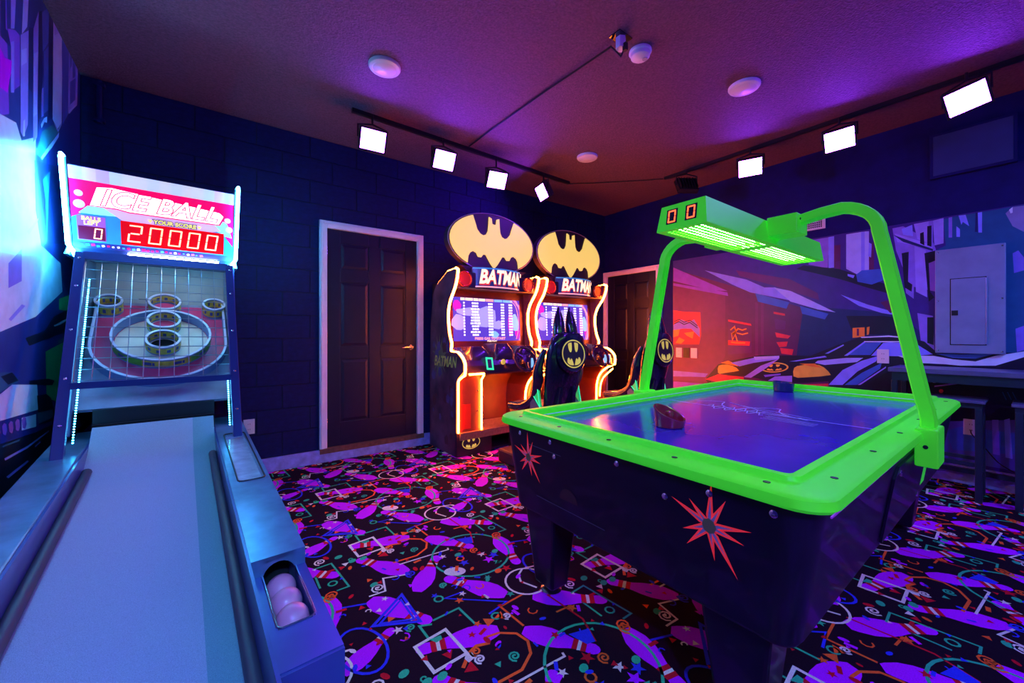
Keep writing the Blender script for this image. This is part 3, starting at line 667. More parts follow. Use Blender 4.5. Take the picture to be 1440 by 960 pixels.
# target board
bu = Vector((0, .75, .66)).normalized(); bn = Vector((0, -.66, .75)).normalized()
BO = Vector((0, 3.07, .78))
def bd(x, y, n=0.):   # board point by local x and y
    return Vector((x, 3.07, .78)) + bu*((y-3.07)/bu.y) + bn*n
def bl(x, l, n=0.): return Vector((x, 3.07, .78)) + bu*l + bn*n
MB().hexa([bl(-.45,0,-.02), bl(.25,0,-.02), bl(.25,.93,-.02), bl(-.45,.93,-.02), bl(-.45,0), bl(.25,0), bl(.25,.93), bl(-.45,.93)]).build('target_board', m_boardb, SK)
CX = -.095
def lny(y): return (y-3.07)/bu.y
U = arc(CX, lny(3.418), .325, 180, 360, 20)
upoly = [(CX-.325, .90)] + U + [(CX+.325, .90)]
MB().poly([bl(x, l, .002) for x, l in upoly]).build('target_field', m_board, SK)
gd = MB(); L1, L2 = offset_line(upoly, .013)
rings = [[bl(*L1[i], 0), bl(*L2[i], 0), bl(*L2[i], .06), bl(*L1[i], .06)] for i in range(len(upoly))]
gd.loft(rings); ug = gd.build('guard_rail', m_ringb, SK, True)
gd = MB(); rings = [[bl(*L1[i], .06), bl(*L2[i], .06), bl(*L2[i], .066), bl(*L1[i], .066)] for i in range(len(upoly))]
gd.loft(rings); gd.build('guard_lip', m_ringw, ug)
def ring(cx, l, r, h, decal, name, inner=None, th=.008, text=False):
    mb = MB(); n = 32
    def rg(rad, hh): return [bl(cx + rad*math.cos(2*math.pi*k/n), l + rad*math.sin(2*math.pi*k/n), hh) for k in range(n)]
    mb.loft([rg(r, .0), rg(r, h), rg(r-th, h), rg(r-th, .0)], 0, cap=False)
    o = mb.build(name, m_ringb, SK, True)
    lip = MB(); lip.loft([rg(r+.002, h), rg(r+.002, h+.006), rg(r-th-.002, h+.006), rg(r-th-.002, h)], 0, False); lip.build('lip', m_ringw, o)
    band = MB()
    ks = [k for k in range(n) if decal != 'green' or math.sin(2*math.pi*(k+.5)/n) < .05]
    for k in ks:
        a, b = 2*math.pi*k/n, 2*math.pi*(k+1)/n
        for rad in (r+.0012, r-th-.0012):
            if decal == 'green' and rad < r: continue
            band.poly([bl(cx+rad*math.cos(t), l+rad*math.sin(t), hh) for t, hh in ((a, h*.22), (b, h*.22), (b, h*.88), (a, h*.88))], (0 if decal != 'green' or 21 < k < 27 else 1))
            if k % 3 == 1:   # dark marks standing for the printed points
                c = (a+b)/2; rr = rad + (.001 if rad > r else -.001)
                band.poly([bl(cx+rr*math.cos(t), l+rr*math.sin(t), hh) for t, hh in ((a+.02, h*.38), (b+.05, h*.38), (b+.05, h*.72), (a+.02, h*.72))], 2)
    band.build('decal', [m_ringy, m_ringg, m_ringt], o)
    return o
fld = MB().poly([bl(CX+.232*math.cos(2*math.pi*k/32), lny(3.465)+.232*math.sin(2*math.pi*k/32), .004) for k in range(32)]).build('ring_floor', m_boardc, SK)
ring(CX, lny(3.465), .245, .072, 'green', 'large_ring')
for y in (3.43, 3.575, 3.72): ring(CX, lny(y), .086, .072, 'y', 'score_ring')
for x in (-.368, .178): ring(x, lny(3.70), .066, .085, 'y', 'score_ring')
for y in (3.43, 3.575, 3.72):
    MB().poly([bl(CX+.07*math.cos(2*math.pi*k/24), lny(y)+.07*math.sin(2*math.pi*k/24), .006) for k in range(24)]).build('ring_hole', m_darkhole if y < 3.5 else m_board, SK)
MB().box(-.45, .25, 3.80, 3.82, .7, 1.75).build('back_panel', m_back, SK)
# header
hu = Vector((0, -.353, .9354)); hn = Vector((0, -.9354, -.353))
def hd(x, v, n=0.): return Vector((x, 3.42, 1.695)) + hu*v + hn*n
hp = [(3.43,1.66),(3.90,1.66),(3.90,2.10),(3.30,2.135),(3.262,2.125),(3.425,1.69)]
MB().prism(hp, -.495, .272, 'x').build('header_box', m_bframe, SK)
for x0, x1 in ((-.513, -.493), (.270, .290)):
    MB().prism([(3.30,1.63),(3.92,1.63),(3.92,2.12),(3.27,2.165),(3.235,2.15),(3.415,1.70)], x0, x1, 'x').build('header_side', m_bmetal, SK, bevel=.003)
def panel(x0, x1, v0, v1, n, m, name, parent=None): return MB().poly([hd(x0,v0,n), hd(x1,v0,n), hd(x1,v1,n), hd(x0,v1,n)]).build(name, m, parent or SK)
sign = panel(-.49, .268, .035, .40, .004, m_sg_red, 'sign_face')
# top strip with soft scenery colours
ts = MB(); k = 0
for i in range(14):
    x0 = -.49 + i*.0542; ts.poly([hd(x0, .385, .006), hd(x0+.0542, .385, .006), hd(x0+.0542, .455, .006), hd(x0, .455, .006)], [3,0,3,2,1,1,2,1,2,1,1,2,0,3][i])
ts.build('top_strip', [m_sg_pink, mat('strip cream', (.7,.68,.62), .4, emis=(.75,.72,.70), estr=.7), mat('strip pale blue', (.6,.68,.75), .4, emis=(.62,.70,.82), estr=.7), mat('strip lilac', (.6,.4,.65), .4, emis=(.62,.40,.70), estr=.7)], sign)
# lower blue field, rocket shape, orbs
MB().poly([hd(x, v, .006) for x, v in ((-.49,.035),(.268,.035),(.268,.10),(.20,.20),(-.02,.215),(-.30,.225),(-.42,.22),(-.49,.17))]).build('blue_field', m_sg_blue, sign)
MB().poly([hd(x, v, .0075) for x, v in ((-.46,.20),(-.40,.27),(-.34,.30),(.16,.30),(.235,.25),(.262,.16),(.22,.17),(.16,.205),(-.20,.21),(-.38,.20))]).build('rocket_shape', m_sg_cyan, sign)
MB().poly([hd(x, v, .0085) for x, v in ((-.36,.245),(-.28,.185),(-.12,.17),(.12,.175),(.20,.20),(.15,.25),(-.3,.28))]).build('rocket_belly', m_sg_pink, sign)
for x, v, r in ((-.455,.31,.018),(-.455,.25,.024),(.235,.275,.018),(.245,.215,.02)):
    MB().poly([hd(x+r*math.cos(a*.42), v+r*math.sin(a*.42), .0095) for a in range(15)]).build('orb', m_sg_pink, sign)
TM = lambda x, v, n: frame(hd(x, v, n), (1,0,0), tuple(hu))
bk = [(-.435,.225),(-.36,.365),(.16,.345),(.215,.30),(.20,.225),(-.25,.225)]
MB().poly([hd(x, v, .0105) for x, v in [(-.425,.245),(-.385,.365),(-.32,.375),(.20,.325),(.225,.30),(.195,.235),(-.25,.235),(-.30,.245)]]).build('title_outline', m_sg_red, sign)
MB().poly([hd(x, v, .0115) for x, v in [(-.412,.250),(-.38,.356),(-.32,.366),(.19,.318),(.212,.298),(.188,.242),(-.25,.242),(-.30,.252)]]).build('title_plate', m_sg_white, sign)
text_mb('ICE BALL', .132, .32, 0, .006, TM(-.10, .30, .0125), 1.0, 1.06).build('title_lettering', m_sg_red, sign)
text_mb('ICE BALL', .132, .32, 0, .0015, TM(-.10, .30, .0135), 1.0, 1.06).build('title_lettering', m_sg_white, sign)
text_mb('YOUR SCORE', .034, 0, 0, .005, TM(-.035, .203, .0120), 1.0).build('caption_outline', m_sg_navy, sign)
text_mb('YOUR SCORE', .034, 0, 0, .0012, TM(-.035, .203, .0127), 1.0).build('score_caption', m_sg_yel, sign)
for x in (-.155, .085): MB().poly([hd(x-.012,.212,.0125), hd(x+.012,.212,.0125), hd(x,.194,.0125)]).build('score_arrow', m_sg_yel, sign)
panel(-.47, -.352, .045, .188, .009, m_sg_purp, 'balls_left_box', sign)
text_mb('BALLS', .030, 0, 0, .001, TM(-.411, .172, .0125)).build('balls_caption', m_sg_yel, sign)
text_mb('LEFT', .030, 0, 0, .001, TM(-.411, .146, .0125)).build('balls_caption', m_sg_yel, sign)
panel(-.465, -.355, .05, .128, .011, m_ledbox2, 'display', sign)
dg = MB(); seg7(dg, '0', lambda q: hd(q[0], q[1], .0125), -.405, .058, .034, .062, .006); dg.build('digits', m_digit, sign)
panel(-.288, .218, .042, .185, .010, m_ledbox, 'display', sign)
dg = MB()
for i, chr_ in enumerate('20000'): seg7(dg, chr_, lambda q: hd(q[0], q[1], .0125), -.262+i*.094, .062, .062, .105, .0085)
dg.build('digits', m_digit, sign)
lo = MB().poly([hd(-.49,0,.004), hd(.268,0,.004), hd(.268,.035,.004), hd(-.49,.035,.004)]).build('lower_strip', m_sg_navy, SK)
cf = MB()
for i in range(26):
    x = -.46 + i*.022; s = .004+.005*rnd.random(); y = .017+.006*(rnd.random()-.5)
    cf.poly([hd(x,y-s,.006), hd(x+s*2,y-s*.6,.006), hd(x+s*1.6,y+s,.006), hd(x-.002,y+s*.7,.006)], rnd.randrange(4))
cf.build('strip_print', [m_sg_purp, m_sg_red, m_sg_white, m_sg_blue], lo)
MB().cyl((-.26, 3.40, 1.668), (.19, 3.40, 1.668), .011, n=10).build('work_light', mat('white tube', (.9,.9,.9), .3, emis=(.9,.95,1), estr=26), SK, True)
# neon tubes along the header sides
for s, x in ((-1, -.511), (1, .289)):
    pts = [(x, 3.228, 2.152), (x, 3.30, 1.98), (x, 3.405, 1.705), (x - s*.03, 3.35, 1.655), (x - s*.045, 3.30, 1.625)]
    MB().tube([(x, 3.29, 2.168), (x, 3.235, 2.165)] + pts, .0095, 10).build('neon_tube', m_cyan, SK, True)

# three balls resting in the tray
for k, (y, z) in enumerate(((1.320, .4405), (1.240, .4405), (1.1585, .4405))):
    b = MB(); n = 18
    b.lathe([(.0395*math.sin(math.pi*i/14), -.0395*math.cos(math.pi*i/14)) for i in range(15)], (0,0,0), (0,0,1), 24)
    o = b.build('alley_ball', m_ball, None, True)
    o.location = sk((.22, y, z)) ; o.rotation_euler = (.3*k, .2, LR)
    tag(o, ['pale pink ball deepest in the chute of the blue tray', 'pale pink ball between two others in the blue tray', 'pale pink ball at the open front end of the blue tray'][k], 'ball', 'balls in the alley tray')

# ------------------------------------------------------------------ air hockey table
m_hbody = mat('black violet laminate', (.006, .003, .012), .40, noise=.2, coat=.15, spec=.35)
m_hplay = mat('blue playing surface', (.045, .022, .40), .16, noise=.12, nscale=5, coat=.1, spec=.4)
m_hline = mat('pale table print', (.5, .42, .9), .4)
m_star_r = mat('fluorescent red star decal', (1.0, .05, .04), .45, emis=(1.0, .03, .02), estr=.35)  # emission added to brighten the red where no red light reaches
m_star_g = mat('grey star decal', (.32, .25, .30), .45)
m_star_o = mat('olive star heart', (.16, .15, .05), .5)
m_mallet = mat('dark red mallet', (.30, .025, .03), .14, coat=.6)
m_mallet2 = mat('navy mallet', (.02, .03, .12), .2, coat=.5)
m_pink = mat('pink edge strip', (.8, .05, .5), .4)
AX0, AX1, AY0, AY1 = 1.09, 3.50, .285, 1.585
AC = Vector(((AX0+AX1)/2, (AY0+AY1)/2, 0))
AH = thing('air_hockey_table', 'black air hockey table with fluorescent green rails and overhead lamp arch', 'game table', AC, 0, off=AC)
def rr_ring(ins, z, r): return [(x, y, z) for x, y in rrect(AX0+ins, AX1-ins, AY0+ins, AY1-ins, r, 6)]
def rr_ring2(ix, iy, z, r): return [(x, y, z) for x, y in rrect(AX0+ix, AX1-ix, AY0+iy, AY1-iy, r, 6)]
MB().loft([rr_ring2(.075, .105, .40, .05), rr_ring2(.06, .09, .385, .05), rr_ring2(.05, .08, .40, .06), rr_ring2(.02, .025, .757, .075), rr_ring2(.03, .03, .760, .07)]).build('body', m_hbody, AH, True, wn=True)
rail = [(0,.764,.085),(-.004,.772,.085),(0,.792,.085),(.012,.800,.08),(.075,.802,.05),(.082,.806,.04),(.086,.817,.035),(.108,.817,.02),(.113,.812,.018),(.115,.768,.018)]
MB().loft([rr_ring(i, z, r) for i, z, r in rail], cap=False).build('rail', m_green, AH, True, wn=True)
MB().loft([rr_ring(.1155, .784, .018), rr_ring(.1155, .788, .018), rr_ring(.117, .788, .018), rr_ring(.117, .784, .018)], cap=False).build('rail_inlay', m_plast, AH)
MB().box(AX0+.10, AX1-.10, AY0+.10, AY1-.10, .74, .768).build('playing_surface', m_hplay, AH)
pl = MB(); P = lambda q: (q[0], q[1], .7688)
cxp, cyp = AC.x, AC.y
pl.strip([(cxp, AY0+.117), (cxp, AY1-.117)], .008, P)
pl.build('centre_line', m_hline, AH)
lg = MB(); P2 = lambda q: (q[0], q[1], .7692)   # looping script ornament along the centre
lg.strip([(cxp+.10+.10*math.sin(t*.55), cyp+.33-.026*t+.018*math.cos(t*.55*2)) for t in range(0, 22)], .006, P2)
lg.strip([(cxp+.02+.04*math.sin(t*1.3), cyp+.24-.012*t) for t in range(0, 26)], .005, P2)
lg.strip([(cxp-.03+.035*math.sin(t*1.3+1), cyp+.20-.012*t) for t in range(0, 24)], .005, P2)
lg.strip([(cxp+.15-.006*t, cyp+.12-.02*t) for t in range(0, 20)], .004, P2)
lg.strip([(cxp+.20, cyp+.2), (cxp+.05, cyp-.05), (cxp-.02, cyp-.26)], .006, P2)
for k in range(4): lg.strip([(cxp-.05-.03*k, cyp-.1), (cxp-.09-.02*k, cyp-.32)], .004, P2)
lg.build('script_ornament', m_hline, AH)
# bolts on the rail tops and body
for x, y in [(AX0+.045, AY0+.14+i*.255) for i in range(5)] + [(AX0+.22+i*.40, AY0+.045) for i in range(6)] + [(AX1-.045, AY0+.2), (AX1-.045, AY1-.2)]:
    MB().lathe([(0,0),(.009,0),(.009,.0015),(0,.002)], (x, y, .8015), (0,0,1), 10).build('rail_bolt', m_black, AH, True)
for y, z in ((.40,.735),(.56,.735),(.88,.735),(1.22,.735),(1.42,.735),(.70,.68),(1.20,.68)):
    xb = AX0+.02+.03*(.765-z)/.365 - .001
    MB().lathe([(0,0),(.010,0),(.010,.003),(.004,.005),(0,.005)], (xb, y, z), (-1,0,.08), 12).build('body_bolt', m_chrome, AH, True)
def side_pt(y, z, n=.0): return Vector((AX0+.02+.03*(.765-z)/.365 - .0015 - n, y, z))
def starburst(cy, cz, s, rot=0):
    r_o = MB(); g_o = MB(); n = 10
    lens = [1., .62, .92, .66, .8, .72, 1.05, .7, .85, .75]
    for k in range(n):
        a = R(rot + 90 + 360*k/n + (7 if k % 2 else -5)); Lk = s*lens[k]
        def pt(f, da, nn): return side_pt(cy - f*Lk*math.cos(a) - da*s*math.sin(a)*-1*0 + da*s*math.sin(a), cz + f*Lk*math.sin(a) + da*s*math.cos(a), nn)
        r_o.poly([pt(0,0,0), pt(.22,.075,0), pt(1,0,0), pt(.22,-.075,0)])
        g_o.poly([pt(0,0,.0006), pt(.20,.035,.0006), pt(.62,0,.0006), pt(.20,-.035,.0006)])
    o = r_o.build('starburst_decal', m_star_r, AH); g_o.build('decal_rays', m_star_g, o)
    MB().poly([side_pt(cy+s*.15*math.cos(a*.7854), cz+s*.15*math.sin(a*.7854)*1.1, .0012) for a in range(8)]).build('decal_heart', m_star_o, o)
starburst(.565, .640, .135); starburst(1.37, .635, .115, 4)
# goal opening and puck return on the near end
hole = [(y, z) for y, z in arc(1.13, .515, .05, 0, 180, 10)]
MB().poly([side_pt(y, z, .001) for y, z in hole]).build('puck_return', mat('dark red recess', (.05,.008,.012), .6), AH)
for y0, z0, y1, z1 in ((.95,.47,1.33,.475),(1.16,.69,1.36,.695)):
    MB().poly([side_pt(y0,z0,.0008), side_pt(y1,z1,.0008), side_pt(y1,z1+.003,.0008), side_pt(y0,z0+.003,.0008)]).build('seam', mat('grey seam', (.10,.10,.13), .5), AH)
# service panel on the long side
def side_y(x, z, n=0.): return Vector((x, AY0+.025+.055*(.765-z)/.365 - .0015 - n, z))
sp = MB(); q = [(1.95,.42),(2.62,.42),(2.62,.70),(1.99,.70),(1.95,.66)]
sp.add([side_y(x,z,.008) for x,z in q] + [side_y(x,z,0) for x,z in q], [(0,1,2,3,4)] + [(i,(i+1)%5,5+(i+1)%5,5+i) for i in range(5)]); spo = sp.build('service_panel', m_hbody, AH)
for x, z in ((2.02,.67),(2.58,.67),(2.58,.45)): MB().lathe([(0,0),(.011,0),(.011,.004),(0,.006)], side_y(x,z,.008), (0,-1,0), 12).build('panel_lock', m_chrome, spo, True)
MB().poly([side_y(2.66,.46,.001), side_y(2.80,.46,.001), side_y(2.80,.74,.001), side_y(2.66,.74,.001)]).build('side_plate', m_green, AH)
MB().box(AX0+.12, AX0+.34, AY0+.086, AY0+.088, .803, .8165).build('pink_edge_strip', m_pink, AH)
MB().box(AX0+.02, AX0+.75, AY0-.0015, AY0+.002, .766, .770).build('pink_edge_strip', m_pink, AH)
# legs
for lx in (AX0+.16, AX1-.16):
    for ly in (AY0+.24, AY1-.22):
        l = MB().hexa([(lx-.05,ly-.06,.035),(lx+.05,ly-.06,.035),(lx+.05,ly+.06,.035),(lx-.05,ly+.06,.035),(lx-.08,ly-.10,.41),(lx+.08,ly-.10,.41),(lx+.08,ly+.10,.41),(lx-.08,ly+.10,.41)]).build('leg', m_hbody, AH, bevel=.012)
        MB().lathe([(0,0),(.045,0),(.048,.008),(.03,.02),(.014,.026),(.014,.045),(0,.045)], (lx, ly, 0), (0,0,1), 20).build('levelling_foot', m_chrome, l, True)
# arch
XA = 2.30
def arch_sweep(path, mi=0):
    mb = MB(); rings = []
    P = [Vector((XA, y, z)) for y, z in path]
    sec = [(-.030,-.018),(-.022,-.023),(.022,-.023),(.030,-.018),(.030,.018),(.022,.023),(.012,.023),(.008,.019),(-.008,.019),(-.012,.023),(-.022,.023),(-.030,.018)]
    for i, p in enumerate(P):
        a = P[max(i-1,0)]; b = P[min(i+1,len(P)-1)]; t = (b-a).normalized(); nrm = Vector((0, -t.z, t.y))
        rings.append([p + Vector((1,0,0))*a_ + nrm*b_ for a_, b_ in sec])
    return mb.loft(rings)
yc = AC.y
def half(sgn):
    base = [(-.660,.70),(-.660,.835),(-.654,.875),(-.645,.91),(-.520,1.585),(-.512,1.625)] + [(-.512+.16*(1-math.cos(R(a))), 1.625+.135*math.sin(R(a))) for a in range(12, 79, 11)] + [(-.31,1.752),(-.12,1.722)]
    return [(yc + sgn*y*-1*-1, z) for y, z in base]
for sgn in (1, -1):
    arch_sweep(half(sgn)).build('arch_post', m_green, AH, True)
    yb = yc - sgn*.660
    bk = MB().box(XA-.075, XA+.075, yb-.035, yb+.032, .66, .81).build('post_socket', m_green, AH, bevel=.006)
    MB().lathe([(0,0),(.008,0),(.008,.003),(0,.004)], (XA-.076, yb, .74), (-1,0,0), 10).build('bolt', m_black, bk, True)
    ym = yc - sgn*.16
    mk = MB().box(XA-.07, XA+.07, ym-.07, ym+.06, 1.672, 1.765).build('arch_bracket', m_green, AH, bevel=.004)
    for dx in (-.03, .03): MB().lathe([(0,0),(.006,0),(.006,.003),(0,.004)], (XA+dx, ym-sgn*.0705, 1.74), (0,-sgn,0), 10).build('bolt', m_black, mk, True)
# lamp box over the table
LX0, LX1, LY0, LY1, LZ0, LZ1 = 1.615, 3.06, .825, 1.055, 1.645, 1.755
lb = MB(); t = .012
lb.add([(LX0,LY0,LZ0),(LX1,LY0,LZ0),(LX1,LY1,LZ0),(LX0,LY1,LZ0),(LX0+.018,LY0+.014,LZ1),(LX1-.018,LY0+.014,LZ1),(LX1-.018,LY1-.014,LZ1),(LX0+.018,LY1-.014,LZ1)],
       [(4,5,6,7),(0,1,5,4),(1,2,6,5),(2,3,7,6),(3,0,4,7)])
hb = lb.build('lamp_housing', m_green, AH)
fr = MB(); e = .028
fr.box(LX0, LX1, LY0, LY0+e, LZ0-.004, LZ0); fr.box(LX0, LX1, LY1-e, LY1, LZ0-.004, LZ0); fr.box(LX0, LX0+e, LY0+e, LY1-e, LZ0-.004, LZ0); fr.box(LX1-e, LX1, LY0+e, LY1-e, LZ0-.004, LZ0); fr.box(2.29, 2.36, LY0+e, LY1-e, LZ0-.004, LZ0)
fr.build('lamp_frame', m_green, hb)
for xa, xb in ((LX0+e, 2.29), (2.36, LX1-e)):
    gm = MB(); n = 26
    for i in range(n+1):
        x = xa + (xb-xa)*i/n; gm.box(x-.0035, x+.0035, LY0+e, LY1-e, LZ0-.003, LZ0-.001)
    for i in range(8):
        y = LY0+e + (LY1-LY0-2*e)*i/7; gm.box(xa, xb, y-.006, y+.006, LZ0-.003, LZ0-.001)
    gm.build('lamp_grille', m_green, hb)
for y in (.875, .915, .965, 1.005):
    MB().cyl((LX0+.06, y, LZ0+.022), (2.27, y, LZ0+.022), .012, n=8).build('lamp_tube', mat('green white tube', (.9,.9,.9), .3, emis=(.62, 1.0, .42), estr=16), hb, True)
    MB().cyl((2.38, y, LZ0+.022), (LX1-.06, y, LZ0+.022), .012, n=8).build('lamp_tube', MATS['green white tube'], hb, True)
def fz(y, z, n=0.): return Vector((LX0 + .018*(z-LZ0)/(LZ1-LZ0) - .001 - n, y, z))
for y in (.985, .897):
    d = MB().poly([fz(y+.026,1.668,0), fz(y-.026,1.668,0), fz(y-.026,1.735,0), fz(y+.026,1.735,0)]).build('score_window', m_darkhole, hb)
    dg = MB(); seg7(dg, '0', lambda q: fz(y+.018-q[0], 1.674+q[1], .001), 0, 0, .036, .055, .0065, 0); dg.build('score_digit', m_redled, d)

def mallet(name, loc, m, label, h0=.064, h1=.030):
    t = thing(name, label, 'mallet', loc)
    n = 28; mb = MB(); hz = lambda a: h0 + h1*math.cos(a-1.72)
    def rg(r, f, z0=0): return [(r*math.cos(2*math.pi*k/n), r*math.sin(2*math.pi*k/n), z0 + f*hz(2*math.pi*k/n)) for k in range(n)]
    mb.loft([rg(.056, 0, 0), rg(.062, 0, .004), rg(.067, .8), rg(.068, .98), rg(.065, 1), rg(.060, .97), rg(.054, .5), rg(.036, 0, .016)])
    mb.build('cup', m, t, True)
    MB().lathe([(.0,.015),(.018,.015),(.015,.040),(.020,.056),(.015,.068),(.0,.072)], (0,0,0), (0,0,1), 20).build('knob', m, t, True)
    return t
mallet('hockey_mallet', (1.635, 1.005, .768), m_mallet, 'dark red slanted mallet alone on the blue playing surface')
mallet('hockey_mallet', (3.31, 1.13, .768), m_mallet2, 'dark navy mallet against the rail by the mural', .066, .006)

# ------------------------------------------------------------------ driving arcade machines (x about the centre, y as in the room)
m_cab = mat('dark cabinet', (.03, .012, .02), .4, noise=.25, nscale=6, coat=.2)
m_cabr = mat('maroon cabinet face', (.13, .018, .02), .4, noise=.2, nscale=7)
m_cabart = mat('cabinet side art', (.16, .045, .075), .4, noise=.7, nscale=5)
m_tread = mat('tread plate', (.45, .30, .16), .35, .6, noise=.2, nscale=40)
m_screen = mat('lit screen blue', (.02, .02, .1), .15, emis=(.13, .06, .75), estr=.9)
m_scr2 = mat('lit screen lilac', (.1, .1, .3), .2, emis=(.42, .38, 1.0), estr=1.0)
m_scr3 = mat('lit screen magenta', (.2, .0, .2), .2, emis=(.62, .02, .62), estr=1.0)
m_scr4 = mat('lit screen sky', (.1, .3, .5), .2, emis=(.22, .55, 1.0), estr=1.0)
m_scrw = mat('lit screen white', (.5, .5, .5), .2, emis=(.95, .93, 1.0), estr=1.4)
m_scry = mat('lit screen cream', (.5, .4, .3), .2, emis=(1.0, .82, .55), estr=1.2)
m_scrp = mat('lit screen pink', (.5, .2, .2), .2, emis=(1.0, .35, .40), estr=1.2)
m_bat = mat('lit yellow emblem', (.5, .38, .10), .4, emis=(1.0, .68, .16), estr=.85)
m_batd = mat('emblem dark field', (.05, .035, .04), .35)
m_marq = mat('marquee navy', (.02, .025, .14), .25, emis=(.02, .03, .18), estr=.5)
m_spk = mat('speaker cone red', (.22, .01, .012), .5, emis=(.8, .02, .01), estr=.15)
m_dash = mat('dash plastic', (.035, .018, .05), .25, coat=.5)
m_teal = mat('lit green frame', (.05, .6, .3), .3, emis=(.03, .8, .35), estr=1.2)
m_gold = mat('dull yellow print', (.95, .80, .15), .5, noise=.3, nscale=20)
m_art1 = mat('art purple', (.16, .08, .22), .5, noise=.3)
m_emy = mat('emblem yellow', (.9, .72, .10), .4, emis=(1.0, .76, .12), estr=.45)
HW = .521
m1 = Vector((0, 3.66, 0))
AM = thing('driving_arcade_machine', 'amber neon driving arcade machine beside the black door with white casing', 'arcade game', (2.382, 3.66, 0), 0, 'driving arcade machines', off=m1)
# side panels: outline in (y, z) following the neon
front = [(3.37,.0),(3.37,.235),(3.365,.72),(3.33,.765),(3.235,.83),(3.235,.90),(3.27,.95),(3.36,1.005),(3.50,1.01),(3.495,1.09),(3.535,1.18),(3.56,1.30),(3.56,1.42),(3.52,1.52),(3.43,1.63),(3.385,1.72),(3.37,1.79),(3.375,1.805)]
sidep = front + [(3.56,1.805),(3.80,1.69),(3.88,1.60),(3.93,1.3),(3.95,.9),(3.95,0.0)]
for s in (-1, 1):
    x0, x1 = sorted((s*HW, s*(HW-.028)))
    o = MB().prism(sidep, x0, x1, 'x').build('side_panel', m_cabart, AM)
    # printed art on the outside face
    xf = s*(HW+.0012); a = MB()
    for (cy, cz, r, k) in ((3.72,.95,.17,14),):
        a.poly([(xf, cy+(r if i % 2 else r*.45)*math.cos(i*math.pi/k), cz+(r if i % 2 else r*.45)*1.5*math.sin(i*math.pi/k)) for i in range(2*k)], 1)
    for i in range(26):
        y = 3.45+.42*rnd.random(); z = .12+1.0*rnd.random(); q = .02+.05*rnd.random(); an = rnd.random()*6
        a.poly([(xf*1.0004, y+q*math.cos(an+t)*(.6+.4*rnd.random()), z+q*math.sin(an+t)) for t in (0,1.1,2.2,3.3,4.6)], 0 if i % 3 else 2)
    a.build('side_print', [m_art1, mat('dull star print', (.26, .22, .09), .5, noise=.3), m_cabr], o)['kind'] = 'stuff'
    M = frame((s*(HW+.003), 3.60, .905), (0, -s*-1 if s < 0 else 1, 0), (0,0,1)) if False else frame((s*(HW+.005), 3.60, .905), (0, (-1 if s < 0 else 1), 0), (0,0,1))
    text_mb('BATMAN', .145, .25, 0, .004, M, .80).build('side_lettering', m_gold, o)
# neon along both front edges
for s in (-1, 1):
    x = s*(HW-.012)
    body = [(x, y-.012, z) for y, z in front[3:] ]
    crown = [(x, 3.45, 1.822), (x, 3.62, 1.79), (x, 3.80, 1.705)]
    path = smooth_path([(x, 3.238-.006, .80)] + [(x, y-.014, z) for y, z in front[4:]] + [(x, 3.40, 1.82)], 3)
    MB().tube(path, .012, 8).build('neon_tube', m_amber, AM, True)
    MB().tube([(x, 3.41, 1.821), (x, 3.56, 1.815), (x, 3.80, 1.70)], .0035, 6).build('neon_edge', m_amber, AM, True)
xl = -HW+.012
MB().tube(smooth_path([(xl,3.222,.80),(xl,3.32,.755),(xl,3.352,.71),(xl,3.352,.5),(xl,3.352,.235)],4), .0105, 8).build('neon_tube', m_amber, AM, True)
MB().tube([(xl+.05,3.24,.80),(xl+.22,3.24,.80),(xl+.255,3.30,.775),(xl+.262,3.352,.73),(xl+.262,3.352,.235)], .0095, 8).build('neon_tube', m_amber, AM, True)
ra = [(HW-.02,3.24,.80),(HW-.09,3.30,.755),(HW-.165,3.335,.68),(HW-.205,3.345,.58),(HW-.21,3.352,.45),(HW-.205,3.352,.235)]
MB().tube(smooth_path(ra, 5), .0105, 8).build('neon_tube', m_amber, AM, True)
MB().tube(smooth_path([(p[0]+.075 if i else p[0], p[1]+.01, p[2]-.05) for i, p in enumerate(ra[:-1])], 5), .008, 8).build('neon_tube', m_amber, AM, True)
# lower cabinet
MB().box(-HW+.028, HW-.028, 3.72, 3.95, 0, .80).build('kick_panel', m_cabr, AM)
MB().box(-HW+.028, -HW+.285, 3.37, 3.72, .23, .78).build('pedestal', m_cabr, AM)
MB().box(-HW+.06, -HW+.16, 3.366, 3.371, .26, .50).build('coin_door', mat('red coin door', (.35,.012,.012), .35), AM)
for z in (.42, .62): MB().lathe([(0,0),(.012,0),(.010,.006),(0,.007)], (-HW+.235, 3.37, z), (0,-1,0), 12).build('pedestal_lock', m_chrome, AM, True)
ped = [(HW-.028,.23),(HW-.028,.78),(HW-.06,.765),(HW-.13,.71),(HW-.18,.62),(HW-.20,.48),(HW-.20,.23)]
MB().prism(ped, 3.37, 3.72, 'y').build('pedestal', m_cabr, AM)
pb = MB().box(-HW, -HW+.40, 3.36, 3.40, 0, .23); pb.box(HW-.40, HW, 3.36, 3.40, 0, .23); pb.box(-HW+.028, HW-.028, 3.40, 3.95, 0, .02); pb.build('plinth', m_cab, AM)
MB().hexa([(-HW+.03,3.34,.16),(HW-.03,3.34,.16),(HW-.03,3.72,.20),(-HW+.03,3.72,.20),(-HW+.03,3.34,.23),(HW-.03,3.34,.23),(HW-.03,3.72,.235),(-HW+.03,3.72,.235)]).build('tread_plate', m_tread, AM)
rib = MB()
for i in range(14): rib.box(-HW+.29, HW-.22, 3.36+i*.025, 3.368+i*.025, .2305, .2385)
rib.build('tread_rib', m_tread, AM)
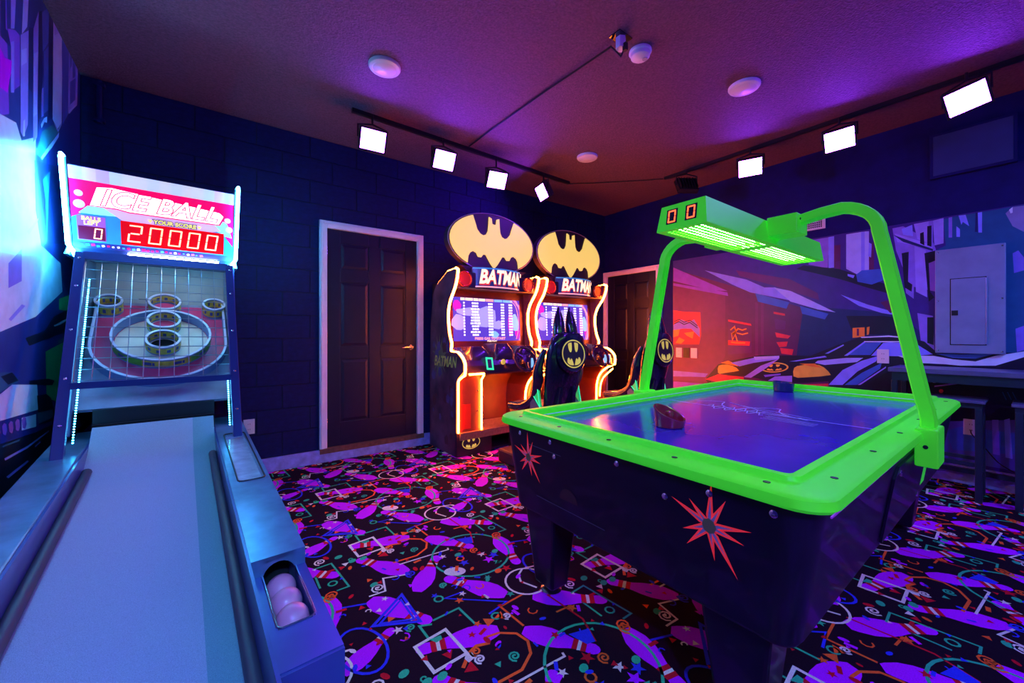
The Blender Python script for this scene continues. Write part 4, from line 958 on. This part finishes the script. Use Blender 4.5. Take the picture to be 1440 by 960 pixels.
def emblem(parent, M, s, ring=True, field=True, thick=.006, ry=OV):
    # black oval, yellow ring and yellow lobes
    sc = lambda pts: [(p[0]*s, p[1]*s*ry/OV) for p in pts]
    d = MB().prism(sc(oval()), 0, thick, 'z').xform(M).build('emblem_field', m_batd, parent)
    L, Q = offset_line(sc(oval(.93)), .07*s, True); r = MB()
    for i in range(len(L)):
        j = (i+1) % len(L); r.poly([(*L[i], thick+.002), (*L[j], thick+.002), (*Q[j], thick+.002), (*Q[i], thick+.002)])
    r.xform(M).build('emblem_ring', m_emy, d)
    for lobe in bat_lobes(.93):
        MB().prism(sc(lobe), thick, thick+.002, 'z').xform(M).build('emblem_lobe', m_emy, d)
    return d
emblem(AM, frame((-HW+.155, 3.359, .125), (1,0,0), (0,0,1)), .105)
# upper shell behind the monitor
MB().box(-HW+.028, HW-.028, 3.66, 3.95, .80, 1.72).build('rear_shell', m_cab, AM)
bz = MB(); bz.hexa([(-HW+.028,3.59,1.05),(HW-.028,3.59,1.05),(HW-.028,3.66,1.05),(-HW+.028,3.66,1.05),(-HW+.028,3.62,1.64),(HW-.028,3.62,1.64),(HW-.028,3.66,1.64),(-HW+.028,3.66,1.64)])
bz.build('monitor_bezel', m_cabr, AM)
def sc(x, z, n=0.): return Vector((x, 3.59+.03*(z-1.05)/.59 - .002 - n, z))
SX, SZ0, SZ1 = .43, 1.11, 1.565
scr = MB().poly([sc(-SX,SZ0), sc(SX,SZ0), sc(SX,SZ1), sc(-SX,SZ1)]).build('screen', m_screen, AM)
im = MB()
def sb(x, z, rx, rz, mi, n=.001, k=9, j=.35):
    im.poly([sc(x+rx*math.cos(i*6.283/k)*(1-j*rnd.random()), z+rz*math.sin(i*6.283/k)*(1-j*rnd.random()), n) for i in range(k)], mi)
sb(-.36,1.30,.10,.11,0); sb(-.05,1.36,.20,.13,0); sb(.12,1.28,.11,.06,0,.0014); sb(.30,1.30,.04,.18,1,.0012); sb(.36,1.31,.05,.14,2,.0016); sb(.08,1.18,.06,.05,2,.0012); sb(-.38,1.48,.06,.07,1,.0012); sb(.39,1.20,.04,.08,1,.0012); sb(-.22,1.22,.10,.05,3,.0009); sb(.2,1.48,.10,.06,3,.0009); sb(-.25,1.42,.16,.05,0,.0013)
im.build('screen_picture', [m_scr2, m_scr3, m_scr4, m_screen], scr)
tx = MB()
for j in range(12):    # rows of the ranking list, too small to read in the photograph
    z = 1.165 + j*.0305
    for x, wd, mi in ((-.30,.018,0), (-.165,.07+.05*rnd.random(),0), (.03,.058,0), (.19,.045,0), (.30,.05,0)):
        tx.poly([sc(x-wd/2,z,.003), sc(x+wd/2,z,.003), sc(x+wd/2,z+.018,.003), sc(x-wd/2,z+.018,.003)], mi)
        for q in range(2): tx.poly([sc(x-wd/2+wd*(.3+.35*q),z,.0034), sc(x-wd/2+wd*(.36+.35*q),z,.0034), sc(x-wd/2+wd*(.36+.35*q),z+.018,.0034), sc(x-wd/2+wd*(.3+.35*q),z+.018,.0034)], 3)
x = -.34
for i, wd in enumerate((.05,.09,.06,.08,.10,.11,.13)):
    tx.poly([sc(x,1.535,.003), sc(x+wd,1.535,.003), sc(x+wd,1.562,.003), sc(x,1.562,.003)], 1 if i < 4 else (2 if i == 4 else 4)); x += wd+.008
tx.build('screen_list', [m_scrw, m_scry, m_scrp, m_screen, m_scr4], scr)
text_mb('PRESS GAS TO START', .036, 0, 0, .0015, frame(sc(.02,1.135,.004), (1,0,0), (0,.03,.59)), 1.15).build('screen_lettering', m_scrp, scr)
text_mb('FREE PLAY', .024, 0, 0, .001, frame(sc(.04,1.108,.004), (1,0,0), (0,.03,.59)), 1.15).build('screen_lettering', m_scry, scr)
MB().tube(smooth_path([sc(.30,1.56,.004), sc(.37,1.50,.004), sc(.405,1.38,.004), sc(.405,1.24,.004), sc(.37,1.13,.004)], 5), .003, 6).build('screen_arc', m_scrp, scr)
# top beam with speakers and marquee
MB().box(-HW+.028, HW-.028, 3.42, 3.66, 1.64, 1.80).build('top_beam', m_cab, AM, bevel=.01)
for s in (-1, 1):
    x = s*.40
    sp_ = MB().lathe([(.078,0),(.080,.012),(.066,.016),(.062,.008),(.02,.0),(.0,.004)], (x, 3.418, 1.725), (0,-1,0), 24).build('speaker', m_spk, AM, True)
    MB().tube([(x+.073*math.cos(a*.4189), 3.402, 1.725+.073*math.sin(a*.4189)) for a in range(15)], .004, 6, True).build('speaker_ring', mat('red chrome ring', (.6,.15,.15), .2, .9), sp_, True)
cur = lambda x: 3.345 + .09*(x/.30)**2
mq = MB(); n = 14; rings = []
for i in range(n+1):
    x = -.30 + .60*i/n; rings.append([(x, cur(x), 1.655), (x, 3.45, 1.655), (x, 3.45, 1.855), (x, cur(x), 1.855)])
mqo = mq.loft(rings).build('marquee', m_marq, AM)
mt = text_mb('BATMAN', .195, .22, 0, .007, None, .70)
base = [(p.x, p.y) for p in mt.v]
mt.v = [Vector((x+.03, cur(x+.03)-.005, 1.757+y)) for x, y in base]; mt.build('marquee_lettering', m_scry, mqo)
mt = text_mb('BATMAN', .195, .22, 0, .014, None, .70)
mt.v = [Vector((x+.037, cur(x+.037)-.0025, 1.750+y)) for x, y in [(p.x, p.y) for p in mt.v]]; mt.build('marquee_shadow', mat('marquee red', (.5,.02,.03), .4, emis=(.8,.03,.04), estr=.5), mqo)
for z0, z1, mm in ((1.655,1.668,m_scrp), (1.840,1.855,m_sg_blue)):
    b = MB()
    for i in range(n):
        xa, xb = -.30+.60*i/n, -.30+.60*(i+1)/n
        b.poly([(xa,cur(xa)-.0015,z0),(xb,cur(xb)-.0015,z0),(xb,cur(xb)-.0015,z1),(xa,cur(xa)-.0015,z1)])
    b.build('marquee_stripe', mm, mqo)
MB().prism([(-.28,1.79),(.28,1.79),(.42,1.87),(-.42,1.87)], 3.47, 3.60, 'y').build('sign_foot', m_cab, AM)
# oval emblem sign
so = [(p[0]*.545, 2.142+p[1]*.515) for p in oval(1., 48, .6)]
sgn_ = MB().prism(so, 3.50, 3.585, 'y').build('emblem_sign', m_batd, AM)
bt = bat_outline()
MB().prism([(p[0]*.545*.965, 2.142+p[1]*.515*.965) for p in bt], 3.488, 3.501, 'y').build('lit_emblem', m_bat, sgn_)
MB().tube([(p[0], 3.50, p[1]) for p in so], .005, 6, True).build('sign_edge', mat('sign edge trim', (.35,.25,.35), .3), sgn_, True)
# dash
MB().prism([(3.245,.80),(3.66,.80),(3.66,1.06),(3.52,1.05),(3.40,1.0),(3.27,.93),(3.245,.88)], -HW+.028, HW-.028, 'x').build('dash', m_dash, AM, bevel=.01)
MB().box(-HW+.028, HW-.028, 3.235, 3.30, .79, .805).build('dash_edge', m_cabr, AM)
hood = MB().loft([[(-.40+.0*i, 3.30+.2*k/4, 0) for i in range(1)] for k in range(1)]) if False else None
def pod(x0, x1, y0, y1, z0, z1): return MB().loft([[(x, y, z0) for x, y in rrect(x0, x1, y0, y1, .03, 4)], [(x, y, (z0+z1)/2) for x, y in rrect(x0+.005, x1-.005, y0+.005, y1, .03, 4)], [(x, y, z1) for x, y in rrect(x0+.04, x1-.04, y0+.05, y1, .03, 4)]])
pod(-.42,-.20,3.27,3.58,.93,1.06).build('dash_pod', m_dash, AM, True); pod(.18,.42,3.27,3.58,.93,1.06).build('dash_pod', m_dash, AM, True)
cpod = pod(-.14,.10,3.26,3.58,.93,1.085).build('dash_console', m_dash, AM, True)
MB().poly([(-.105,3.285,1.015),(.065,3.285,1.015),(.055,3.32,1.08),(-.095,3.32,1.08)]).build('console_picture', m_art1, cpod)
MB().poly([(-.02,3.283,1.03),(.05,3.283,1.035),(.045,3.315,1.07),(.0,3.315,1.07)]).build('console_light', m_scr4, cpod)
MB().poly([(-.09,3.283,1.04),(-.02,3.283,1.03),(-.03,3.312,1.065),(-.08,3.312,1.06)]).build('console_light', m_scrp, cpod)
gp = MB(); P = lambda q: (q[0], 3.238, q[1])
gp.strip([(-.265,.95),(-.20,.945),(-.185,.84),(-.25,.845)], .018, P, True); gp.build('card_reader', m_teal, AM)
MB().poly([(-.255,3.24,.94),(-.21,3.24,.935),(-.195,3.24,.85),(-.24,3.24,.855)]).build('card_reader_face', m_art1, AM)
MB().lathe([(0,0),(.028,0),(.024,.012),(0,.014)], (-.06,3.244,.905), (0,-1,0), 16).build('start_button', m_emy, AM, True)
MB().poly([(.30,3.24,.93),(.44,3.24,.93),(.44,3.24,.83),(.30,3.24,.83)]).build('side_display', m_scr4, AM)
wc = Vector((.14,3.14,.93)); wa = Vector((0,-.9,.42)).normalized(); wq = Vector((0,0,1)).rotation_difference(wa)
wm = MB().tube([wc + wq @ Vector((.125*math.cos(a*.2244), .125*math.sin(a*.2244), 0)) for a in range(28)], .016, 8, True)
wo = wm.build('steering_wheel', m_dash, AM, True)
hub = MB().lathe([(0,-.01),(.05,-.01),(.045,.02),(0,.025)], wc, wa, 16)
for a in (0, 2.2, 4.08): hub.tube([wc, wc + wq @ Vector((.12*math.sin(a+3.14), .12*math.cos(a+3.14), 0))], [.02,.012], 6)
hub.tube([wc, wc - wa*.16], .025, 10); hub.build('wheel_hub', m_dash, wo, True)
AM2 = copy_tree(AM); AM2.location = (3.523, 3.66, 0); AM2['label'] = 'amber neon driving arcade machine beside the pink framed door in the corner'

# ------------------------------------------------------------------ racing seats with fin shaped headrests
m_shell = mat('glossy seat shell', (.012, .012, .035), .22, coat=.6)
m_pad = mat('seat pad', (.10, .03, .015), .5, noise=.2)
ST = thing('racing_seat', 'black racing seat with twin pointed fins and bat emblem, at the machine by door', 'seat', (2.36, 2.60, 0), 0, 'racing seats at the machines')
def sup(cx, cy, z, a, b, n=24, e=2.6):
    out = []
    for k in range(n):
        t = 2*math.pi*k/n; c, s = math.cos(t), math.sin(t)
        out.append((cx + a*math.copysign(abs(c)**(2/e), c), cy + b*math.copysign(abs(s)**(2/e), s), z))
    return out
# local frame: -y is the back of the seat (towards the hockey table), +y faces the machine
bk = [(.40,-.06,.13,.05),(.50,-.09,.15,.055),(.62,-.125,.165,.06),(.74,-.155,.185,.065),(.86,-.18,.20,.068),(.98,-.20,.205,.068),(1.08,-.215,.195,.066),(1.15,-.225,.17,.06),(1.19,-.228,.12,.045),(1.20,-.228,.06,.025)]
MB().loft([sup(0, y, z, a, b) for z, y, a, b in bk]).build('back_shell', m_shell, ST, True)
for s in (-1, 1):
    # side bolster
    bz = [Vector((s*.205, -.17, 1.06)), Vector((s*.235, -.13, .92)), Vector((s*.225, -.10, .78)), Vector((s*.20, -.02, .64)), Vector((s*.22, .10, .56)), Vector((s*.235, .26, .55))]
    MB().tube(smooth_path(bz, 4), [.018+.03*min(1, i/6) if i < 6 else .048-.0010*(i-6) for i in range(21)], 10).build('bolster', m_shell, ST, True)
    # fin
    fx = s*.074
    prof = [(0,.0),(.03,.02),(.085,.03),(.15,.028),(.21,.018),(.245,.004)]
    rings = [sup(fx - s*.012*(h/.245) , -.20 + .02*h/.245, 1.165+h, max(.004, .060*(1-(h/.25)**2.6)), max(.004, .045*(1-(h/.25)**2)), 16, 2.) for h in (0,.05,.10,.15,.19,.22,.24,.247)]
    MB().loft(rings).build('fin', m_shell, ST, True)
    # lit vent and panel on the flank
    v = MB(); xq = s*.236
    v.add([(xq,-.10,.82),(xq,-.06,.76),(xq,-.04,.70),(xq,-.15,.585),(xq-s*.02,-.10,.82),(xq-s*.02,-.06,.76),(xq-s*.02,-.04,.70),(xq-s*.02,-.15,.585)], [(0,1,2,3),(7,6,5,4),(0,4,5,1),(1,5,6,2),(2,6,7,3),(3,7,4,0)])
    v2 = v.build('flank_vent', mat('lit green vent', (.02,.35,.10), .4, emis=(.02,.7,.14), estr=.5), ST)
    MB().tube([(xq+s*.003,-.10,.82),(xq+s*.003,-.06,.76),(xq+s*.003,-.04,.70),(xq+s*.003,-.15,.585)], .004, 6, True).build('vent_trim', m_teal, v2)
    MB().hexa([(s*.19,-.16,.46),(s*.235,-.16,.46),(s*.235,-.02,.56),(s*.19,-.02,.56),(s*.19,-.16,.56),(s*.235,-.16,.56),(s*.235,-.02,.68),(s*.19,-.02,.68)]).build('flank_panel', mat('teal flank panel', (.03,.12,.16), .4), ST)
    # struts beside the opening in the lower back
    MB().hexa([(s*.10-.02,-.17,.20),(s*.10+.02,-.17,.20),(s*.10+.02,-.10,.20),(s*.10-.02,-.10,.20),(s*.075-.02,-.235,.74),(s*.075+.02,-.235,.74),(s*.075+.02,-.17,.74),(s*.075-.02,-.17,.74)]).build('back_strut', m_shell, ST, bevel=.006)
MB().box(-.07, .07, -.13, -.12, .42, .72).build('back_recess', mat('red recess', (.30,.01,.01), .5), ST)  # red light in the opening painted as the panel's colour
MB().loft([sup(0, .12, z, a, b, 24, 3.2) for z, a, b in ((.40,.17,.22),(.46,.215,.27),(.54,.225,.29),(.555,.20,.27),(.53,.15,.22))]).build('seat_pan', m_pad, ST, True)
MB().hexa([(-.14,.0,.12),(.14,.0,.12),(.14,.30,.12),(-.14,.30,.12),(-.10,-.02,.42),(.10,-.02,.42),(.10,.24,.42),(-.10,.24,.42)]).build('seat_post', m_cab, ST, bevel=.01)
MB().box(-.24, .24, -.22, .45, 0, .125).build('seat_base', m_cab, ST, bevel=.02)
bd_ = MB().lathe([(0,0),(.160,0),(.165,.012),(.150,.028),(.143,.022),(0,.022)], (0,-.262,1.02), (0,-1,.10), 32).build('emblem_disc', m_shell, ST, True)
emblem(ST, frame((0,-.288,1.02), (1,0,0), (0,.10,1)), .136, ry=.88)
ST2 = copy_tree(ST); ST2.location = (3.555, 2.52, 0); ST2['label'] = 'black racing seat with twin pointed fins and bat emblem before the pink framed corner door'

# ------------------------------------------------------------------ lamps, tracks and fittings under the ceiling
m_can = mat('lamp housing black', (.02, .018, .022), .4, .3)
FN = [0]
def flood(loc, aim, label, lit=True, lens=None, hood=False, group='violet flood lamps on the tracks', tz_=2.955, roll=0.):
    t = thing('flood_lamp', label, 'flood lamp', loc, 0, group)
    d = (Vector(aim) - Vector(loc)).normalized(); q = d.to_track_quat('Y', 'Z').to_matrix().to_4x4() @ Matrix.Rotation(R(roll), 4, 'Y')
    b = MB().box(-.105, .105, -.035, .012, -.085, .085)
    for i in range(7): b.box(-.09+.03*i-.003, -.09+.03*i+.003, -.06, -.035, -.07, .07)
    b.xform(q).build('housing', m_can, t)
    fr_ = MB().box(-.108,.108,.010,.020,.075,.088).box(-.108,.108,.010,.020,-.088,-.075).box(-.108,-.094,.010,.020,-.075,.075).box(.094,.108,.010,.020,-.075,.075)
    fr_.xform(q).build('lens_frame', m_can, t)
    MB().box(-.094,.094,.012,.016,-.075,.075).xform(q).build('lens', (lens or m_flood) if lit else m_blackg, t)
    if hood:  # hood on the added fill lamps, shaped to keep light off the ceiling
        hm = MB().box(-.112,.112,.010,.21,.088,.092).box(-.112,-.108,.010,.21,-.088,.088).box(.108,.112,.010,.21,-.088,.088); hm.xform(q).build('hood', m_can, t)
    yk = MB(); p0 = q @ Vector((-.112,-.01,0)); p1 = q @ Vector((.112,-.01,0)); up = Vector((0,0,.13))
    yk.tube([p0, p0+up*.75, Vector((0,0,0))+(p0+p1)/2+up*.95, p1+up*.75, p1], .007, 6); yk.build('yoke', m_can, t, True)
    top_ = Vector((0,0,tz_-loc[2])); st_ = (p0+p1)/2 + up*.95
    MB().tube([st_, (st_.x, st_.y, top_.z)], .009, 8).build('stem', m_can, t, True)
    return t
flood((1.03,3.25,2.75), (.85,1.2,1.5), 'lit violet flood lamp at the door end of the back wall track')
flood((1.667,3.25,2.755), (1.5,1.0,1.4), 'lit violet flood lamp next to where the ceiling cable meets the back wall track')
flood((2.26,3.27,2.72), (1.8,1.0,1.2), 'lit violet flood lamp above the first arcade machine oval sign')
flood((2.90,3.30,2.745), (1.9,3.55,2.2), 'violet flood lamp turned edge on at the corner end of the back wall track')
flood((4.10,2.32,2.785), (4.7,3.2,2.2), 'unlit flood lamp turned away at the corner end of the mural wall track', False)
flood((4.10,1.676,2.775), (1.6,.7,1.0), 'lit violet flood lamp above the wall vent on the mural wall track')
flood((4.10,1.0,2.775), (1.5,.35,1.1), 'lit violet flood lamp between the vent and the dark wall panel', roll=4)
flood((4.08,.31,2.776), (1.2,-.2,1.2), 'lit violet flood lamp nearest the dark wall panel', roll=14)
flood((4.08,-.7,2.776), (.9,.5,.9), 'lit violet flood lamp past the dark wall panel')  # unseen lamp added beyond the right edge for extra violet light
for i, (p, a) in enumerate((((-.05,-1.45,2.72), (-.13,1.6,.4)), ((1.4,-1.45,2.72), (1.1,.9,.2)), ((2.7,-1.45,2.72), (4.6,.2,1.1)))):  # unseen fill lamps added behind the camera to brighten lane, floor and mural
    flood(p, a, ['lit blue flood lamp on the front track behind the alley lane', 'lit blue flood lamp mid way on the front track', 'lit blue flood lamp at the far end of the front track'][i], lens=(m_fill_l, m_fill_b, m_fill_r)[i], hood=True)
flood((-.5,-1.45,2.72), (4.7,1.2,1.0), 'lit violet flood lamp at the alley end of the front track', lens=m_fill_v, hood=True)  # unseen fill lamp added to brighten the mural
def track(a, b, label):
    a = Vector(a); b = Vector(b); d = (b-a).normalized(); s = Vector((-d.y, d.x, 0))*.017
    mb = MB().hexa([a-s, b-s, b+s, a+s, a-s+Vector((0,0,.03)), b-s+Vector((0,0,.03)), b+s+Vector((0,0,.03)), a+s+Vector((0,0,.03))])
    return tag(mb.build('lighting_track', m_can), label, 'lighting track', 'ceiling lighting tracks')
track((.88,3.30,2.95), (3.36,3.36,2.95), 'black lighting track on the ceiling along the back wall')
track((4.18,.06,2.95), (4.14,2.60,2.95), 'black lighting track on the ceiling along the mural wall')
track((-.62,-1.45,2.95), (3.1,-1.45,2.95), 'black lighting track on the ceiling along the front wall')  # unseen track put in to hang the added fill lamps
track((4.14,-.05,2.95), (4.12,-1.2,2.95), 'short black lighting track past the dark wall panel')
def cable(pts, label, r=.006): return tag(MB().tube(pts, r, 6).build('ceiling_cable', m_can, None, True), label, 'cable')
cable([(1.975,1.50,2.905), (1.97,1.53,2.86), (1.965,1.60,2.955), (1.96,2.2,2.972), (1.95,2.9,2.972), (1.95,3.28,2.970)], 'black cable running along the ceiling from the outlet box to the track', .007)
cable([(3.36,3.40,2.968), (3.6,3.2,2.972), (4.0,2.8,2.972), (4.14,2.62,2.968)], 'thin black cable across the ceiling corner between two tracks', .005)
m_disc = mat('frosted disc', (.72, .68, .72), .4)
for (x, y), lab in zip(((.92,2.65),(3.08,1.30),(3.03,2.77)), ('round white ceiling light above the way to the black door', 'round white ceiling light above the hockey table near the mural', 'round white ceiling light above the gap between seats and corner')):
    t = thing('ceiling_light', lab, 'ceiling light', (x, y, ZC), 0, 'round ceiling lights')
    MB().lathe([(0,0),(.104,0),(.104,-.010),(.098,-.020),(.080,-.026),(.078,-.024),(0,-.024)], (0,0,0), (0,0,1), 36).build('trim_ring', m_plast, t, True)
    MB().lathe([(0,-.024),(.076,-.024),(.066,-.030),(0,-.034)], (0,0,0), (0,0,1), 32).build('diffuser', m_disc, t, True)
t = thing('smoke_detector', 'round white smoke detector beside the ceiling outlet', 'smoke detector', (2.17,1.535,ZC))
MB().lathe([(0,0),(.068,0),(.070,-.012),(.064,-.020),(0,-.020)], (0,0,0), (0,0,1), 28).build('base', m_plast, t, True)
MB().lathe([(0,-.020),(.060,-.020),(.058,-.040),(.042,-.052),(0,-.055)], (0,0,0), (0,0,1), 28).build('cover', m_plast, t, True)
MB().lathe([(0,-.054),(.018,-.054),(.016,-.058),(0,-.058)], (.02,-.02,0), (0,0,1), 14).build('test_button', mat('grey button', (.4,.4,.42), .4), t, True)
t = thing('ceiling_outlet', 'white plug adapter on a ceiling outlet with black plug', 'outlet', (1.975,1.535,ZC))
MB().box(-.06,.06,-.04,.04,-.006,0).build('cover_plate', m_blackg, t)
MB().loft([[(.032*math.cos(R(60*k+30)), .032*math.sin(R(60*k+30)), z) for k in range(6)] for z in (-.006,-.065,-.072)]).build('adapter', m_plast, t)
MB().box(-.010,.010,-.045,-.02,-.10,-.055).build('plug', m_black, t)

# ------------------------------------------------------------------ things on the walls
m_pgrey = mat('grey enamel', (.24, .30, .46), .38, .2, noise=.12, nscale=6)
t = thing('electrical_panel', 'grey metal electrical panel with small latched door on the mural wall', 'electrical panel', (XR, .348, 1.03))
MB().box(-.045, 0, -.182, .182, 0, .835).build('cover', m_pgrey, t, bevel=.004)
MB().box(-.0462, -.045, -.09, .10, .065, .595).build('door_gap', m_black, t)
dr = MB().box(-.052, -.045, -.084, .094, .071, .589).build('hinged_door', m_pgrey, t, bevel=.002)
MB().box(-.056, -.050, .055, .090, .30, .34).build('latch', m_black, dr)
MB().cyl((-.050,-.089,.075), (-.050,-.089,.585), .005, n=8).build('hinge', m_pgrey, dr, True)
for y, z in ((-.165,.02),(.165,.02),(-.165,.815),(.165,.815),(.165,.42),(-.165,.42)): MB().lathe([(0,0),(.007,0),(.006,.003),(0,.004)], (-.045,y,z), (-1,0,0), 10).build('screw', m_chrome, t, True)
t = thing('wall_panel', 'dark navy flat panel high on the mural wall under the flood lamp', 'panel', (XR, .335, 2.455))
MB().box(-.045, 0, -.225, .225, 0, .36).build('panel_board', m_navy, t, bevel=.004)
MB().box(-.049, -.045, -.205, .205, .02, .34).build('panel_face', mat('blue panel paint', (.02, .03, .17), .5, noise=.1), t, bevel=.002)
t = thing('air_vent', 'white grille air vent high on the mural wall', 'vent', (XR, 1.47, 2.215))
vb = MB().box(-.012, 0, -.20, .20, 0, .018).box(-.012, 0, -.20, .20, .152, .17).box(-.012, 0, -.20, -.18, .018, .152).box(-.012, 0, .18, .20, .018, .152); vb.build('frame', m_plast, t)
MB().box(-.003, -.001, -.18, .18, .018, .152).build('duct', m_darkhole, t)
for i in range(22): MB().box(-.009, -.005, -.175+i*.0166-.0025, -.175+i*.0166+.0025, .018, .152).build('slat', m_plast, t)
for i in range(6): MB().box(-.007, -.004, -.18, .18, .036+i*.02-.002, .036+i*.02+.002).build('crossbar', m_plast, t)
def outlet(loc, rotz, label, pm, kind='outlet'):
    t = thing('wall_outlet' if kind == 'outlet' else 'light_switch', label, kind if kind == 'outlet' else 'switch', loc, rotz)
    MB().box(-.040,.040,-.006,0,-.062,.062).build('plate', pm, t, bevel=.002)
    if kind == 'outlet':
        for z in (-.022,.022):
            s = MB().prism([(.017*math.cos(R(a)), z+.015*math.sin(R(a))) for a in range(0,360,30)], -.008, -.006, 'y').build('socket', pm, t)
            MB().box(-.008,-.005,-.0085,-.0079,z-.005,z+.005).box(.005,.008,-.0085,-.0079,z-.005,z+.005).build('slots', m_black, s)
    else:
        MB().box(-.016,.016,-.009,-.006,-.033,.033).build('rocker', pm, t, bevel=.002)
    return t
outlet((XR, .854, .985), R(-90), 'white double outlet on the painted car bonnet of the mural', m_plast)
outlet((XR, .34, .45), R(-90), 'white outlet low on the mural wall with a cord plugged in', m_plast)
outlet((XR, 2.795, .948), R(-90), 'white outlet plate left of the dark switch by the corner door', m_plast)
outlet((XR, 2.696, .948), R(-90), 'dark switch plate between two white plates on the mural', m_black, 'switch')
outlet((XR, 2.597, .948), R(-90), 'white switch plate right of the dark switch on the mural', m_plast, 'switch')
outlet((.24, YB, .405), 0, 'white outlet plate on the back wall behind the ball alley', m_plast)
tag(MB().tube(smooth_path([(XR-.012,.34,.43),(XR-.05,.33,.40),(XR-.06,.27,.32),(XR-.07,.20,.22),(XR-.05,.12,.16)], 5), .004, 6).build('power_cord', m_black, None, True), 'thin black cord hanging from the low outlet on the mural wall', 'cord')
t = thing('pipe_stub', 'short navy pipe with clamps high on the block wall corner', 'pipe', (-.64, YB-.03, 2.66))
MB().cyl((0,0,0), (0,0,.30), .016, n=12).build('pipe', m_block, t, True)
for z in (.02, .27): MB().box(-.03,.03,-.018,.029,z-.012,z+.012).build('clamp', m_block, t, bevel=.003)

# ------------------------------------------------------------------ bar table and stools by the mural
m_bar = mat('dark teal grey metal', (.03, .055, .075), .35, .5, noise=.15)
m_bartop = mat('slate bar top', (.10, .11, .20), .3, noise=.2)
o = Vector((4.52, -.20, 0))
BT = thing('bar_table', 'long dark metal bar table standing along the mural wall', 'bar table', o, off=o)
MB().box(4.29, 4.735, -1.15, .74, .885, .92).build('table_top', m_bartop, BT, bevel=.004)
MB().box(4.31, 4.72, -1.13, .72, .82, .885).build('apron', m_bar, BT)
for x in (4.31, 4.68):
    for y in (-1.13, .69): MB().box(x, x+.035, y, y+.035, 0, .82).build('leg', m_bar, BT, bevel=.003)
MB().box(4.68, 4.715, -1.095, .69, .10, .135).build('stretcher', m_bar, BT)
for y in (-1.13, .69): MB().box(4.345, 4.68, y, y+.03, .12, .15).build('stretcher', m_bar, BT)
def stool(y0, y1, label):
    xc, yc_ = 4.40, (y0+y1)/2; t = thing('bar_stool', label, 'stool', (xc, yc_, 0), 0, 'bar stools at the bar table'); hx = .15; hy = (y1-y0)/2
    MB().box(-hx, hx, -hy, hy, .695, .715).build('seat', m_bartop, t, bevel=.004)
    MB().box(-hx+.02, hx-.02, -hy+.015, hy-.015, .66, .695).build('seat_frame', m_bar, t)
    for x in (-hx+.02, hx-.055):
        for y in (-hy+.015, hy-.05): MB().box(x, x+.035, y, y+.035, 0, .66).build('leg', m_bar, t, bevel=.003)
    for x in (-hx+.025, hx-.05): MB().box(x, x+.025, -hy+.05, hy-.05, .25, .275).build('footrest', m_bar, t)
    for y in (-hy+.02, hy-.045): MB().box(-hx+.055, hx-.055, y, y+.025, .18, .205).build('footrest', m_bar, t)
stool(.237, .60, 'dark metal bar stool under the electrical panel')
stool(-.24, .127, 'dark metal bar stool past the electrical panel')
